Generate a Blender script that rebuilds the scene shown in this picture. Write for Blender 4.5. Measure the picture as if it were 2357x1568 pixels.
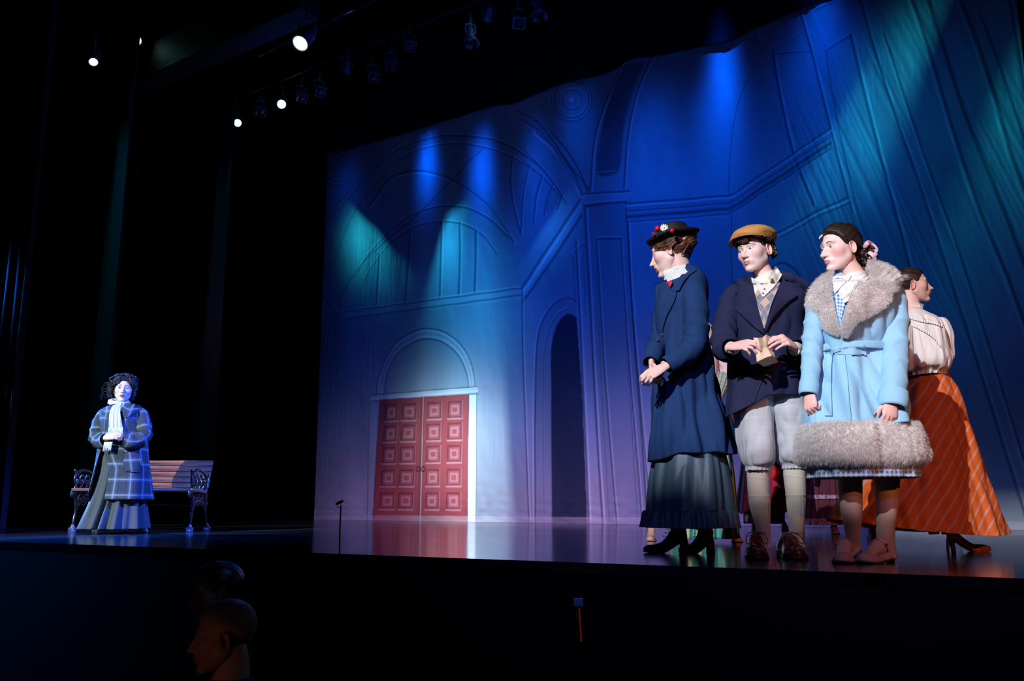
import bpy, math, random
import numpy as np
from mathutils import Vector, Matrix
from mathutils.bvhtree import BVHTree
for o in list(bpy.data.objects): bpy.data.objects.remove(o)
SC = bpy.context.scene
COL = SC.collection
# ---------------------------------------------------------------- camera (2357 x 1568)
F, CX, CY = 2060.0, 1178.5, 784.0
PITCH = math.atan((1165-CY)/F)
CH = 0.249                                   # lens height above the stage floor
cd = bpy.data.cameras.new('camera'); cam = bpy.data.objects.new('camera', cd); COL.objects.link(cam)
cd.sensor_fit = 'HORIZONTAL'; cd.sensor_width = 36; cd.lens = F/2357*36
cd.clip_start = 0.05; cd.clip_end = 200
cam.location = (0, 0, CH); cam.rotation_euler = (math.pi/2+PITCH, 0, 0)
SC.camera = cam
SP, CP = math.sin(PITCH), math.cos(PITCH)
def ray(px, py):
    u = CY-py
    return np.array([px-CX, F*CP-u*SP, F*SP+u*CP])
def at(px, py, Y):
    r = ray(px, py); return np.array([0, 0, CH])+r*(Y/r[1])
def ground(px, py, z=0.0):
    r = ray(px, py); return np.array([0, 0, CH])+r*((z-CH)/r[2])
def atz(px, py, z):
    return ground(px, py, z)
def mpp(px, py, Y):                           # metres per pixel there
    return Y/ray(px, py)[1]
# ---------------------------------------------------------------- world, exposure
w = bpy.data.worlds.new('world'); SC.world = w; w.use_nodes = True
w.node_tree.nodes['Background'].inputs[0].default_value = (0.10, 0.16, 0.45, 1)
w.node_tree.nodes['Background'].inputs[1].default_value = 0.0065
SC.view_settings.view_transform = 'Standard'; SC.view_settings.look = 'None'
SC.view_settings.gamma = 1; SC.view_settings.use_curve_mapping = False
SC.view_settings.exposure = 0
# the painted drop's plane, used by the lights too
DA = ground(722, 1197); DB = ground(2357, 1222)
DU = (DB-DA)/np.linalg.norm(DB-DA)            # along the drop, to the right
DN = np.array([DU[1], -DU[0], 0.0])           # towards the audience
if DN[1] > 0: DN = -DN
def drop(px, py, off=0.0):
    r = ray(px, py); o = np.array([0, 0, CH]); p = DA+DN*off
    t = np.dot(p-o, DN)/np.dot(r, DN); return o+r*t
def dsz(px, py):
    p = drop(px, py); return float(np.dot(p-DA, DU)), float(p[2])
def dpt(s, z, off=0.0):
    return DA+DU*s+DN*off+np.array([0, 0, z])
# ---------------------------------------------------------------- stage lamps
def spot(name, loc, tgt, col, power, deg, blend=0.3, rad=0.0, g=None, cut=None, noise=0.0):
    """a stage lamp; g = soft beam half widths in degrees (x, y); cut = shutters [(nx, ny, offset, softness)] across the beam"""
    l = bpy.data.lights.new(name, 'SPOT'); l.color = col; l.energy = power
    l.spot_size = math.radians(deg); l.spot_blend = blend; l.shadow_soft_size = rad
    o = bpy.data.objects.new(name, l); COL.objects.link(o)
    o.location = Vector(loc)
    d = Vector(tgt)-Vector(loc)
    o.rotation_euler = d.to_track_quat('-Z', 'Y').to_euler()
    if g or cut:
        l.use_nodes = True; nt = l.node_tree; em = nt.nodes['Emission']; L = nt.links
        def mn(op, a, b=None, cl=False):
            n = nt.nodes.new('ShaderNodeMath'); n.operation = op; n.use_clamp = cl
            for i, x in enumerate((a, b)):
                if x is None: continue
                if isinstance(x, (int, float)): n.inputs[i].default_value = x
                else: L.new(x, n.inputs[i])
            return n.outputs[0]
        tc = nt.nodes.new('ShaderNodeTexCoord'); sp = nt.nodes.new('ShaderNodeSeparateXYZ'); L.new(tc.outputs['Normal'], sp.inputs[0])
        az = mn('ABSOLUTE', sp.outputs[2]); x = mn('DIVIDE', sp.outputs[0], az); y = mn('DIVIDE', sp.outputs[1], az); out = 1.0
        if g:
            q = mn('ADD', mn('POWER', mn('ABSOLUTE', mn('DIVIDE', x, math.tan(math.radians(g[0])))), 2.0), mn('POWER', mn('ABSOLUTE', mn('DIVIDE', y, math.tan(math.radians(g[1])))), 2.0))
            out = mn('EXPONENT', mn('MULTIPLY', q, -1.0))
        for nx, ny, of, so in (cut or []):
            v = mn('ADD', mn('ADD', mn('MULTIPLY', x, nx), mn('MULTIPLY', y, ny)), of); v = mn('DIVIDE', mn('ADD', v, so/2), so, True); out = mn('MULTIPLY', v, out)
        if noise:
            cb = nt.nodes.new('ShaderNodeCombineXYZ'); L.new(x, cb.inputs[0]); L.new(mn('MULTIPLY', y, .35), cb.inputs[1]); nz = nt.nodes.new('ShaderNodeTexNoise'); nz.inputs['Scale'].default_value = 14
            L.new(cb.outputs[0], nz.inputs['Vector']); out = mn('MULTIPLY', mn('ADD', mn('MULTIPLY', mn('SUBTRACT', nz.outputs[0], .5), noise*4), 1.0, True), out)
        L.new(out, em.inputs['Strength'])
    return o
def pool(px, py, col, power, gx, gy, out=1.15, zz=8.1, ds=0.0, cut=None, noise=.3):
    t = drop(px, py); s = float(np.dot(t-DA, DU))
    return spot('drop_light', dpt(s+ds, zz, out), t, col, power, min(4.6*max(gx, gy), 150), .3, 0, (gx, gy), cut, noise)
BLUE = (0.0, 0.10, 1.0); CYAN = (0.02, 0.62, 0.75)
LIGHTS = True
if LIGHTS:
    # deep blue wash down the drop, lamp by lamp: (x, y, power, beam x, beam y)
    for px, py, pw, gx, gy in [(985, 390, 1100, 5, 6.5), (1110, 410, 1250, 5, 6.5), (1235, 450, 700, 6, 7), (1330, 330, 300, 8, 8), (1500, 420, 700, 10, 8),
                               (1665, 180, 950, 4.6, 8), (1650, 330, 700, 7, 6), (1900, 260, 420, 12, 8), (1890, 60, 260, 6, 7), (800, 450, 70, 10, 8)]:
        pool(px, py, BLUE, pw, gx, gy)
    for px, py, pw, gx, gy in [(1480, 640, 420, 14, 14), (1250, 720, 560, 12, 12), (1110, 760, 400, 11, 12), (1600, 860, 360, 15, 15), (860, 860, 220, 14, 16), (1250, 960, 300, 14, 12), (2050, 640, 200, 16, 20), (2300, 850, 90, 16, 20), (1750, 500, 220, 14, 14)]:
        pool(px, py, (0, .065, .80), pw*1.15, gx, gy, out=3.4, zz=7.6)
    # cyan from the sides, shuttered
    spot('drop_light', dpt(-2.4, 6.4, 2.2), drop(850, 560), CYAN, 1500, 40, .3, 0, (4.0, 7.5), [(-1, -.7, .055, .03)], .3)
    spot('drop_light', dpt(-2.0, 6.4, 2.8), drop(860, 680), (.0, .42, .52), 520, 40, .3, 0, (8, 9), None, .3)
    spot('drop_light', dpt(4.4, 7.6, 2.6), drop(1030, 560), (.02, .50, .95), 1500, 34, .3, 0, (4.4, 7), [(1, -.5, .05, .05), (0, -1, .09, .05)], .5)
    spot('drop_light', dpt(4.4, 7.4, 3.4), drop(1085, 680), (.02, .34, .80), 1000, 44, .3, 0, (7, 9), None, .4)
    spot('drop_light', dpt(5.4, 7.2, 4.0), drop(1080, 860), (.04, .42, .60), 1300, 50, .3, 0, (8, 9), None, .2)
    spot('drop_light', dpt(6.4, 7.4, 3.0), drop(1260, 540), (.02, .28, 1), 500, 34, .3, 0, (5, 5), [(.6, -1, .03, .03)], 0)
    spot('drop_light', dpt(13.4, 7.4, 2.6), drop(1960, 330), (.02, .55, .72), 800, 34, .3, 0, (4.6, 7), [(.9, -.6, .06, .03), (-.9, .5, .10, .05)], .3)
    spot('drop_light', dpt(13.4, 7.8, 2.2), drop(2080, 160), CYAN, 420, 34, .3, 0, (5, 7), [(-.9, .5, .04, .05)], .3)
    spot('drop_light', dpt(13.4, 7.6, 2.6), drop(1910, 470), (.02, .36, .80), 320, 44, .3, 0, (7, 9), None, .5)
    spot('drop_light', dpt(14.0, 7.8, 2.6), drop(2180, 520), (.0, .34, .50), 260, 60, .3, 0, (7, 12), None, .5)
    spot('drop_light', dpt(15.0, 6.6, 2.6), drop(2310, 280), CYAN, 420, 50, .3, 0, (6, 10), [(1, -.4, .03, .05)], .3)
    # white pool beside the painted doors
    spot('drop_light', dpt(2.0, 7.0, 6.5), drop(1070, 1060), (.72, .92, 1), 8200, 34, .3, .0, (6.4, 5.2), [(-1, 0, .095, .022)])
    spot('drop_light', dpt(2.6, 7.0, 6.5), drop(975, 905), (.5, .8, 1), 1200, 16, .3, 0, (2.6, 2.4))
    spot('drop_light', dpt(3.2, 7.0, 6.5), drop(1105, 980), (.3, .7, 1), 900, 30, .3, 0, (5, 6))
    # low pink wash on the foot of the drop
    for s_, p_ in ((.9, 500), (2.6, 900), (4.6, 1700), (6.4, 1700), (8.2, 700)):
        spot('drop_light', dpt(s_+1.5, 7.2, 5.6), dpt(s_, -.4, 0), (1, .34, .56), p_, 40, .3, 0, (9, 6.5))
        spot('drop_light', dpt(s_+1.5, 7.2, 5.6), dpt(s_, .1, 0), (.16, .34, 1), p_*1.0, 40, .3, 0, (9, 8.5))
    # front key on the group (shuttered off the floor), and the amber fill
    spot('key_light', (-3.7, -3.4, 5.3), at(1830, 700, 4.4), (.96, .95, 1), 5400, 17.0, .2, .03, None, [(.12, 1, .086, .03), (0, -1, .092, .03)])
    spot('amber_light', (3.0, -5.5, 3.2), (2.1, 5.0, .65), (1, .28, .06), 1150, 15, .9, .08)
    spot('fill_light', (-1.0, -6, 4.5), (1.4, 4.6, .9), (.22, .28, 1), 420, 24, .9, .3)
    # the woman by the bench: hard white from the front left, blue from the right
    spot('follow_light', (-8.6, -1.5, 5.6), at(300, 1050, 8.5), (.86, .96, 1), 9000, 13, .3, .03)
    spot('side_light', (2.6, 7.0, 5.2), at(290, 1060, 8.4), (.04, .12, 1), 6500, 20, .6, .04)
    spot('side_light', (-8.6, 10.4, 3.4), (-3.4, 8.4, 0), (.20, .50, 1), 12000, 60, .3, 0, (14, 1.1))
    spot('side_light', (-6.6, 11.2, 4.2), (-2.6, 9.3, 0), (.15, .42, 1), 8000, 60, .3, 0, (16, .9))
    spot('side_light', (-7.5, 10.1, 4.2), (-3.2, 7.8, 0), (.0, .16, 1), 14000, 60, .6, 0, (16, 5))
    spot('side_light', (-10.5, 6.0, 3.0), at(230, 1240, 8.0), (.0, .25, 1), 900, 40, 1, .05)
# ---------------------------------------------------------------- helpers
def mat(name, col, rough=0.7, metal=0.0, bump=None, vcol=False, spec=0.5, emit=None, var=None, sheen=0.0, trans=0.0, alpha=None):
    m = bpy.data.materials.new(name); m.use_nodes = True
    n = m.node_tree.nodes; l = m.node_tree.links; b = n['Principled BSDF']
    b.inputs['Base Color'].default_value = (*col, 1); b.inputs['Roughness'].default_value = rough
    b.inputs['Metallic'].default_value = metal; b.inputs['Specular IOR Level'].default_value = spec
    if sheen: b.inputs['Sheen Weight'].default_value = sheen; b.inputs['Sheen Roughness'].default_value = .5
    if vcol:
        a = n.new('ShaderNodeVertexColor'); a.layer_name = 'Col'; l.new(a.outputs[0], b.inputs['Base Color'])
    if var:                                   # (scale, other colour, contrast)
        tc = n.new('ShaderNodeTexCoord'); t = n.new('ShaderNodeTexNoise'); t.inputs['Scale'].default_value = var[0]
        t.inputs['Detail'].default_value = 5
        r = n.new('ShaderNodeValToRGB'); c = var[2] if len(var) > 2 else .15
        r.color_ramp.elements[0].position = .5-c; r.color_ramp.elements[1].position = .5+c
        r.color_ramp.elements[0].color = (*col, 1); r.color_ramp.elements[1].color = (*var[1], 1)
        l.new(tc.outputs['Object'], t.inputs['Vector']); l.new(t.outputs[0], r.inputs[0]); l.new(r.outputs[0], b.inputs['Base Color'])
    if bump:                                  # (scale, strength, distance)
        tc = n.new('ShaderNodeTexCoord'); t = n.new('ShaderNodeTexNoise'); t.inputs['Scale'].default_value = bump[0]
        t.inputs['Detail'].default_value = 4
        bp = n.new('ShaderNodeBump'); bp.inputs['Strength'].default_value = bump[1]
        bp.inputs['Distance'].default_value = bump[2] if len(bump) > 2 else .002
        l.new(tc.outputs['Object'], t.inputs['Vector']); l.new(t.outputs[0], bp.inputs['Height']); l.new(bp.outputs[0], b.inputs['Normal'])
    if emit:
        b.inputs['Emission Color'].default_value = (*emit[0], 1); b.inputs['Emission Strength'].default_value = emit[1]
    return m
def N(m, t, **k):
    n = m.node_tree.nodes.new(t)
    for a, v in k.items():
        if a in n.inputs.keys(): n.inputs[a].default_value = v
        else: setattr(n, a, v)
    return n
def math_node(m, op, a, b=None, clamp=False):
    n = m.node_tree.nodes.new('ShaderNodeMath'); n.operation = op; n.use_clamp = clamp
    for i, x in enumerate((a, b)):
        if x is None: continue
        if isinstance(x, (int, float)): n.inputs[i].default_value = x
        else: m.node_tree.links.new(x, n.inputs[i])
    return n.outputs[0]
def stripes(m, uvdir, period, width, soft=.15, src='UV', warp=0.0):
    """0..1 mask of stripes across direction uvdir"""
    tc = N(m, 'ShaderNodeTexCoord'); sp = N(m, 'ShaderNodeSeparateXYZ'); m.node_tree.links.new(tc.outputs[src], sp.inputs[0])
    v = math_node(m, 'ADD', math_node(m, 'MULTIPLY', sp.outputs[0], uvdir[0]), math_node(m, 'MULTIPLY', sp.outputs[1], uvdir[1]))
    if len(uvdir) > 2: v = math_node(m, 'ADD', v, math_node(m, 'MULTIPLY', sp.outputs[2], uvdir[2]))
    f = math_node(m, 'FRACT', math_node(m, 'DIVIDE', v, period))
    d = math_node(m, 'ABSOLUTE', math_node(m, 'SUBTRACT', f, .5)); width = width/period
    return math_node(m, 'DIVIDE', math_node(m, 'SUBTRACT', width/2+soft*width, d), soft*width*2, True)
def mixc(m, fac, a, b, mode='MIX'):
    n = m.node_tree.nodes.new('ShaderNodeMix'); n.data_type = 'RGBA'; n.blend_type = mode
    if isinstance(fac, (int, float)): n.inputs[0].default_value = fac
    else: m.node_tree.links.new(fac, n.inputs[0])
    for i, x in ((6, a), (7, b)):
        if isinstance(x, tuple): n.inputs[i].default_value = (*x, 1)
        else: m.node_tree.links.new(x, n.inputs[i])
    return n.outputs[2]
def setcol(m, out): m.node_tree.links.new(out, m.node_tree.nodes['Principled BSDF'].inputs['Base Color'])

def hermite(ts, V, t):
    ts = np.asarray(ts, float); V = np.asarray(V, float)
    if V.ndim == 1: V = V[:, None]
    n = len(ts); M = np.zeros_like(V)
    for i in range(n):
        a, b = max(i-1, 0), min(i+1, n-1)
        M[i] = (V[b]-V[a])/max(ts[b]-ts[a], 1e-9)
    t = np.clip(t, ts[0], ts[-1]); k = np.clip(np.searchsorted(ts, t, side='right')-1, 0, n-2)
    h = ts[k+1]-ts[k]; u = ((t-ts[k])/h)[:, None]; h = h[:, None]
    return ((2*u**3-3*u**2+1)*V[k]+(u**3-2*u**2+u)*h*M[k]+(-2*u**3+3*u**2)*V[k+1]+(u**3-u**2)*h*M[k+1])
def wav(P, scale, seed=0, n=7):
    """smooth pseudo noise in about -1..1 from a sum of plane waves"""
    r = np.random.RandomState(seed); out = 0
    for i in range(n):
        d = r.normal(size=P.shape[-1]); d /= np.linalg.norm(d); s = scale*(0.5+1.3*r.rand())
        out = out+np.sin((P@d)*s+r.rand()*6.28)
    return out/n*1.6
def gridfaces(nv, nu, closed=True):
    i = np.arange(nv-1)[:, None]*nu; j = np.arange(nu if closed else nu-1)[None, :]
    j2 = (j+1) % nu
    return np.stack([i+j, i+j2, i+nu+j2, i+nu+j], -1).reshape(-1, 4)
class MB:
    def __init__(s): s.v = []; s.f = []; s.m = []; s.uv = []; s.c = []; s.n = 0
    def add(s, V, Fc, mi=0, uv=None, col=None):
        V = np.asarray(V, float).reshape(-1, 3); Fc = np.asarray(Fc, int)
        s.v.append(V); s.f.append((Fc+s.n).tolist()); s.m += [mi]*len(Fc) if np.isscalar(mi) else list(mi)
        s.uv.append(np.zeros((len(V), 2)) if uv is None else np.asarray(uv, float).reshape(-1, 2))
        s.c.append(np.ones((len(V), 3)) if col is None else np.broadcast_to(col, V.shape)); s.n += len(V); return s
    def grid(s, P, closed=True, mi=0, uv=None, cap=(False, False), col=None, flip=False):
        nv, nu = P.shape[:2]; V = P.reshape(-1, 3); Fc = gridfaces(nv, nu, closed)
        if flip: Fc = Fc[:, ::-1]
        if uv is None:
            L = np.linalg.norm(np.roll(P, -1, 1)-P, axis=2); L[:, -1] = 0
            u = np.concatenate([np.zeros((nv, 1)), np.cumsum(L, 1)[:, :-1]], 1)
            tot = u[:, -1:]+L[:, -2:-1]; u = u/np.maximum(tot, 1e-9)*np.median(tot)
            H = np.linalg.norm(np.diff(P, axis=0), axis=2).mean(1); h = np.concatenate([[0], np.cumsum(H)])
            uv = np.stack([u, np.repeat(h[:, None], nu, 1)], -1)
        base = s.n; s.add(V, Fc, mi, uv, col)
        for e, row in ((cap[0], 0), (cap[1], nv-1)):
            if e:
                c = P[row].mean(0); k = s.n
                s.add([c], np.zeros((0, 4), int), 0, [uv[row].mean(0)], None if col is None else np.asarray(col).reshape(-1, 3)[:1] if np.ndim(col) > 1 else col)
                idx = base+row*nu+np.arange(nu); nx = np.roll(idx, -1)
                tri = np.stack([idx, nx, np.full(nu, k)], -1)
                if row == 0: tri = tri[:, ::-1]
                if flip: tri = tri[:, ::-1]
                s.f.append(tri.tolist()); s.m += [mi if np.isscalar(mi) else 0]*nu
        return s
    def arrays(s):
        V = np.concatenate(s.v); Fc = [f for ff in s.f for f in ff]; return V, Fc
    def build(s, name, mats, parent=None, smooth=True, O=None, **props):
        V, Fc = s.arrays(); root = parent
        while root is not None and root.parent: root = root.parent
        o3 = np.array(root.location) if root is not None else (np.zeros(3) if O is None else np.asarray(O, float))
        me = bpy.data.meshes.new(name)
        cnt = np.array([len(f) for f in Fc]); lv = np.fromiter((i for f in Fc for i in f), int)
        me.vertices.add(len(V)); me.vertices.foreach_set('co', (V-o3).astype(np.float32).ravel())
        me.loops.add(len(lv)); me.loops.foreach_set('vertex_index', lv.astype(np.int32))
        me.polygons.add(len(Fc)); st = np.concatenate([[0], np.cumsum(cnt)[:-1]])
        me.polygons.foreach_set('loop_start', st.astype(np.int32)); me.polygons.foreach_set('loop_total', cnt.astype(np.int32))
        me.polygons.foreach_set('material_index', np.array(s.m, np.int32))
        me.polygons.foreach_set('use_smooth', np.full(len(Fc), smooth))
        me.update(calc_edges=True)
        UV = np.concatenate(s.uv); ul = me.uv_layers.new(name='UVMap'); ul.data.foreach_set('uv', UV[lv].astype(np.float32).ravel())
        Cc = np.concatenate(s.c)
        if (Cc != 1).any():
            a = me.color_attributes.new('Col', 'FLOAT_COLOR', 'POINT')
            a.data.foreach_set('color', np.concatenate([Cc, np.ones((len(Cc), 1))], 1).astype(np.float32).ravel())
        me.validate()
        for m in (mats if isinstance(mats, (list, tuple)) else [mats]): me.materials.append(m)
        ob = bpy.data.objects.new(name, me); COL.objects.link(ob)
        if parent is not None: ob.parent = parent
        elif O is not None: ob.location = o3
        for k, v in props.items(): ob[k] = v
        return ob
    def bvh(s):
        V, Fc = s.arrays(); return BVHTree.FromPolygons(V.tolist(), Fc)
def thing(name, loc, label, cat, group=None):
    o = bpy.data.objects.new(name, None); COL.objects.link(o); o.location = Vector(loc); o.empty_display_size = .1
    o['label'] = label; o['category'] = cat
    if group: o['group'] = group
    return o
def tag(o, label, cat, group=None):
    o['label'] = label; o['category'] = cat
    if group: o['group'] = group
    return o
def copy_tree(o, parent=None):
    c = o.copy(); COL.objects.link(c)
    if parent: c.parent = parent
    for ch in [x for x in bpy.data.objects if x.parent == o]: copy_tree(ch, c)
    return c
def frames(P):
    T = np.gradient(P, axis=0); T /= np.linalg.norm(T, axis=1)[:, None]+1e-12
    n0 = np.cross(T[0], [0, 0, 1.0])
    if np.linalg.norm(n0) < .2: n0 = np.cross(T[0], [0, 1.0, 0])
    n0 /= np.linalg.norm(n0); Nn = [n0]
    for i in range(1, len(P)):
        n = Nn[-1]-T[i]*np.dot(Nn[-1], T[i]); Nn.append(n/np.linalg.norm(n))
    Nn = np.array(Nn); return T, Nn, np.cross(T, Nn)
def tubeP(pts, rad, nu=20, nv=None, ref=None, fn=None, lin=False):
    """rings along a smooth path; rad: n radii or n x 2 (along ref, across)"""
    pts = np.asarray(pts, float); rad = np.asarray(rad, float)
    if rad.ndim == 1: rad = np.stack([rad, rad], 1)
    d = np.concatenate([[0], np.cumsum(np.linalg.norm(np.diff(pts, axis=0), axis=1))])
    nv = nv or max(6, len(pts)*8); t = np.linspace(0, d[-1], nv)
    if lin: P = np.stack([np.interp(t, d, pts[:, k]) for k in range(3)], 1); R = np.stack([np.interp(t, d, rad[:, k]) for k in range(2)], 1)
    else: P = hermite(d, pts, t); R = np.maximum(hermite(d, rad, t), 1e-4)
    T, A, B = frames(P)
    if ref is not None:
        ref = np.asarray(ref, float); A = ref[None]-T*(T@ref)[:, None]; A /= np.linalg.norm(A, axis=1)[:, None]; B = np.cross(T, A)
    th = np.arange(nu)/nu*2*math.pi
    k = np.ones((nv, nu)) if fn is None else fn(np.linspace(0, 1, nv)[:, None], th[None, :])
    return P[:, None]+A[:, None]*(np.cos(th)[None, :, None]*R[:, 0, None, None]*k[..., None])+B[:, None]*(np.sin(th)[None, :, None]*R[:, 1, None, None]*k[..., None])
def tube(mb, pts, rad, nu=20, nv=None, ref=None, fn=None, cap=(True, True), mi=0, lin=False, col=None):
    mb.grid(tubeP(pts, rad, nu, nv, ref, fn, lin), True, mi, None, cap, col); return mb
def ball(mb, c, r, nu=24, nv=14, R=None, mi=0, col=None, fn=None):
    r = np.broadcast_to(np.asarray(r, float), (3,)); th = np.arange(nu)/nu*2*math.pi; ph = np.linspace(-math.pi/2, math.pi/2, nv)
    D = np.stack([np.cos(ph)[:, None]*np.cos(th), np.cos(ph)[:, None]*np.sin(th), np.repeat(np.sin(ph)[:, None], nu, 1)], -1)
    P = D*r
    if fn is not None: P = P*fn(D)[..., None]
    if R is not None: P = P@np.asarray(R).T
    mb.grid(P+np.asarray(c), True, mi, None, (False, False), col); return mb
def box(mb, c, h, R=None, mi=0, bev=0.0):
    """box with rounded edges when bev > 0 (h = half sizes)"""
    c = np.asarray(c, float); h = np.asarray(h, float)
    if bev <= 0:
        V = np.array([[x, y, z] for x in (-1, 1) for y in (-1, 1) for z in (-1, 1)])*h
        Fc = [[0, 1, 3, 2], [4, 6, 7, 5], [0, 4, 5, 1], [2, 3, 7, 6], [0, 2, 6, 4], [1, 5, 7, 3]]
    else:
        V = []
        for x in (-1, 1):
            for y in (-1, 1):
                for z in (-1, 1):
                    s = np.array([x, y, z]); 
                    for k in range(3):
                        q = s*(h-bev); q[k] = s[k]*h[k]; V.append(q)
        V = np.array(V); I = lambda x, y, z, k: ((x*2+y)*2+z)*3+k
        Fc = [[I(1, 0, 0, 0), I(1, 1, 0, 0), I(1, 1, 1, 0), I(1, 0, 1, 0)], [I(0, 0, 0, 0), I(0, 0, 1, 0), I(0, 1, 1, 0), I(0, 1, 0, 0)],
              [I(0, 1, 0, 1), I(0, 1, 1, 1), I(1, 1, 1, 1), I(1, 1, 0, 1)], [I(0, 0, 0, 1), I(1, 0, 0, 1), I(1, 0, 1, 1), I(0, 0, 1, 1)],
              [I(0, 0, 1, 2), I(1, 0, 1, 2), I(1, 1, 1, 2), I(0, 1, 1, 2)], [I(0, 0, 0, 2), I(0, 1, 0, 2), I(1, 1, 0, 2), I(1, 0, 0, 2)]]
        for a in (0, 1):
            for b in (0, 1):
                Fc += [[I(a, b, 0, 0), I(a, b, 1, 0), I(a, b, 1, 1), I(a, b, 0, 1)], [I(a, 0, b, 0), I(a, 1, b, 0), I(a, 1, b, 2), I(a, 0, b, 2)],
                       [I(0, a, b, 1), I(1, a, b, 1), I(1, a, b, 2), I(0, a, b, 2)]]
        t = [[I(a, b, c2, 0), I(a, b, c2, 1), I(a, b, c2, 2)] for a in (0, 1) for b in (0, 1) for c2 in (0, 1)]
    if R is not None: V = V@np.asarray(R).T
    V = V+c; k = mb.n; mb.add(V, Fc, mi)
    if bev > 0: mb.f.append((np.array(t)+k).tolist()); mb.m += [mi]*8
    return mb
def loft_rows(rows, nu=96, nv=90, fn=None, power=2.0, Y=None):
    """garment body from picture rows (py, x_left, x_right, depth, y_centre): horizontal rings at that place"""
    rows = sorted(rows, key=lambda r: r[0]); C = []; R = []
    for r in rows:
        py, xl, xr, dep = r[:4]; yc = Y+(r[4] if len(r) > 4 else 0)
        C.append(at((xl+xr)/2, py, yc)); R.append([(xr-xl)/2*mpp(0.5*(xl+xr), py, yc), dep/2])
    C = np.array(C); R = np.array(R); d = np.array([r[0] for r in rows], float)
    t = np.linspace(d[0], d[-1], nv); P = hermite(d, C, t); Q = np.maximum(hermite(d, R, t), .004)
    th = np.arange(nu)/nu*2*math.pi; v = np.linspace(0, 1, nv)[:, None]
    k = np.ones((nv, nu)) if fn is None else fn(v, th[None, :])
    c, s = np.cos(th), np.sin(th)
    if power != 2.0: c = np.sign(c)*abs(c)**(2/power); s = np.sign(s)*abs(s)**(2/power)
    G = P[:, None]+np.stack([c[None]*Q[:, :1]*k, s[None]*Q[:, 1:]*k, np.zeros((nv, nu))], -1)
    return G
def ptube(mb, pts, nu=28, nv=None, fn=None, cap=(True, True), mi=0, flat=1.0, ref=None, lin=False):
    """tube from picture points (px, py, Y, radius_px)"""
    P = np.array([at(p[0], p[1], p[2]) for p in pts]); r = np.array([p[3]*mpp(p[0], p[1], p[2]) for p in pts])
    R = np.stack([r, r*flat], 1); tube(mb, P, R, nu, nv, ref, fn, cap, mi, lin); return mb
ORG = Vector((0, 0, CH))
def hit(bv, px, py):
    d = Vector(ray(px, py)).normalized(); r = bv.ray_cast(ORG, d); return (None if r[0] is None else np.array(r[0])), np.array(d)
def resample(poly, n):
    poly = np.asarray(poly, float); d = np.concatenate([[0], np.cumsum(np.linalg.norm(np.diff(poly, axis=0), axis=1))])
    return hermite(d, poly, np.linspace(0, d[-1], n)) if len(poly) > 2 else np.stack([np.interp(np.linspace(0, d[-1], n), d, poly[:, k]) for k in range(poly.shape[1])], 1)
def pxpatch(mb, bv, A, B, off=.006, thick=.004, n=28, m=10, mi=0, Yd=None, fn=None, puff=0.0, uvs=1.0):
    """cloth piece lying on a surface: between two picture polylines, laid on what the camera sees there"""
    A = resample(A, n); B = resample(B, n); P = np.full((n, m, 3), np.nan); D = np.zeros((n, m, 3))
    dist = np.full((n, m), np.nan); pix = np.zeros((n, m, 2))
    for i in range(n):
        for j in range(m):
            q = A[i]+(B[i]-A[i])*j/(m-1); pix[i, j] = q
            h, d = hit(bv, *q) if bv is not None else (None, np.array(Vector(ray(*q)).normalized())); D[i, j] = d
            if h is not None: dist[i, j] = np.linalg.norm(h-np.array(ORG))
    if np.isnan(dist).all(): dist[:] = Yd/D[..., 1]
    med = np.nanmedian(dist); bad = np.isnan(dist)
    for _ in range(400):
        if not bad.any(): break
        nd = dist.copy()
        for i, j in zip(*np.where(bad)):
            nb = [dist[a, b] for a, b in ((i-1, j), (i+1, j), (i, j-1), (i, j+1)) if 0 <= a < n and 0 <= b < m and not np.isnan(dist[a, b])]
            if nb: nd[i, j] = np.mean(nb)
        dist = nd; bad = np.isnan(dist)
    for _ in range(2):                         # soften jumps
        q = np.pad(dist, 1, mode='edge'); dist = np.minimum(dist, (q[:-2, 1:-1]+q[2:, 1:-1]+q[1:-1, :-2]+q[1:-1, 2:]+2*dist)/6)
    u = np.linspace(0, 1, n)[:, None]; v = np.linspace(0, 1, m)[None, :]
    o = off+(0 if fn is None else fn(u, v))+puff*np.clip(4*v*(1-v), 0, 1)**.5*np.clip(4*u*(1-u)*2, 0, 1)**.5
    Fr = np.array(ORG)+D*(dist-o-thick)[..., None]; Bk = np.array(ORG)+D*(dist-o)[..., None]
    # one closed sheet: front grid, back grid, rim
    base = mb.n; k = n*m; uv = np.stack([np.broadcast_to(v, (n, m)), np.broadcast_to(u, (n, m))], -1)
    L = np.linalg.norm(Fr[-1, 0]-Fr[0, 0]); W = np.linalg.norm(Fr[n//2, -1]-Fr[n//2, 0]); uv = uv*np.array([W, L])*uvs
    Fg = gridfaces(n, m, False); rim = []
    loop = [(i, 0) for i in range(n)]+[(n-1, j) for j in range(1, m)]+[(i, m-1) for i in range(n-2, -1, -1)]+[(0, j) for j in range(m-2, 0, -1)]
    ids = [a*m+b for a, b in loop]
    for a, b in zip(ids, ids[1:]+ids[:1]): rim.append([a, b, b+k, a+k])
    V = np.concatenate([Fr.reshape(-1, 3), Bk.reshape(-1, 3)]); allf = np.concatenate([Fg[:, ::-1], Fg+k, np.array(rim)])
    mb.add(V, allf, mi, np.concatenate([uv.reshape(-1, 2)]*2)); return mb
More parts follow.
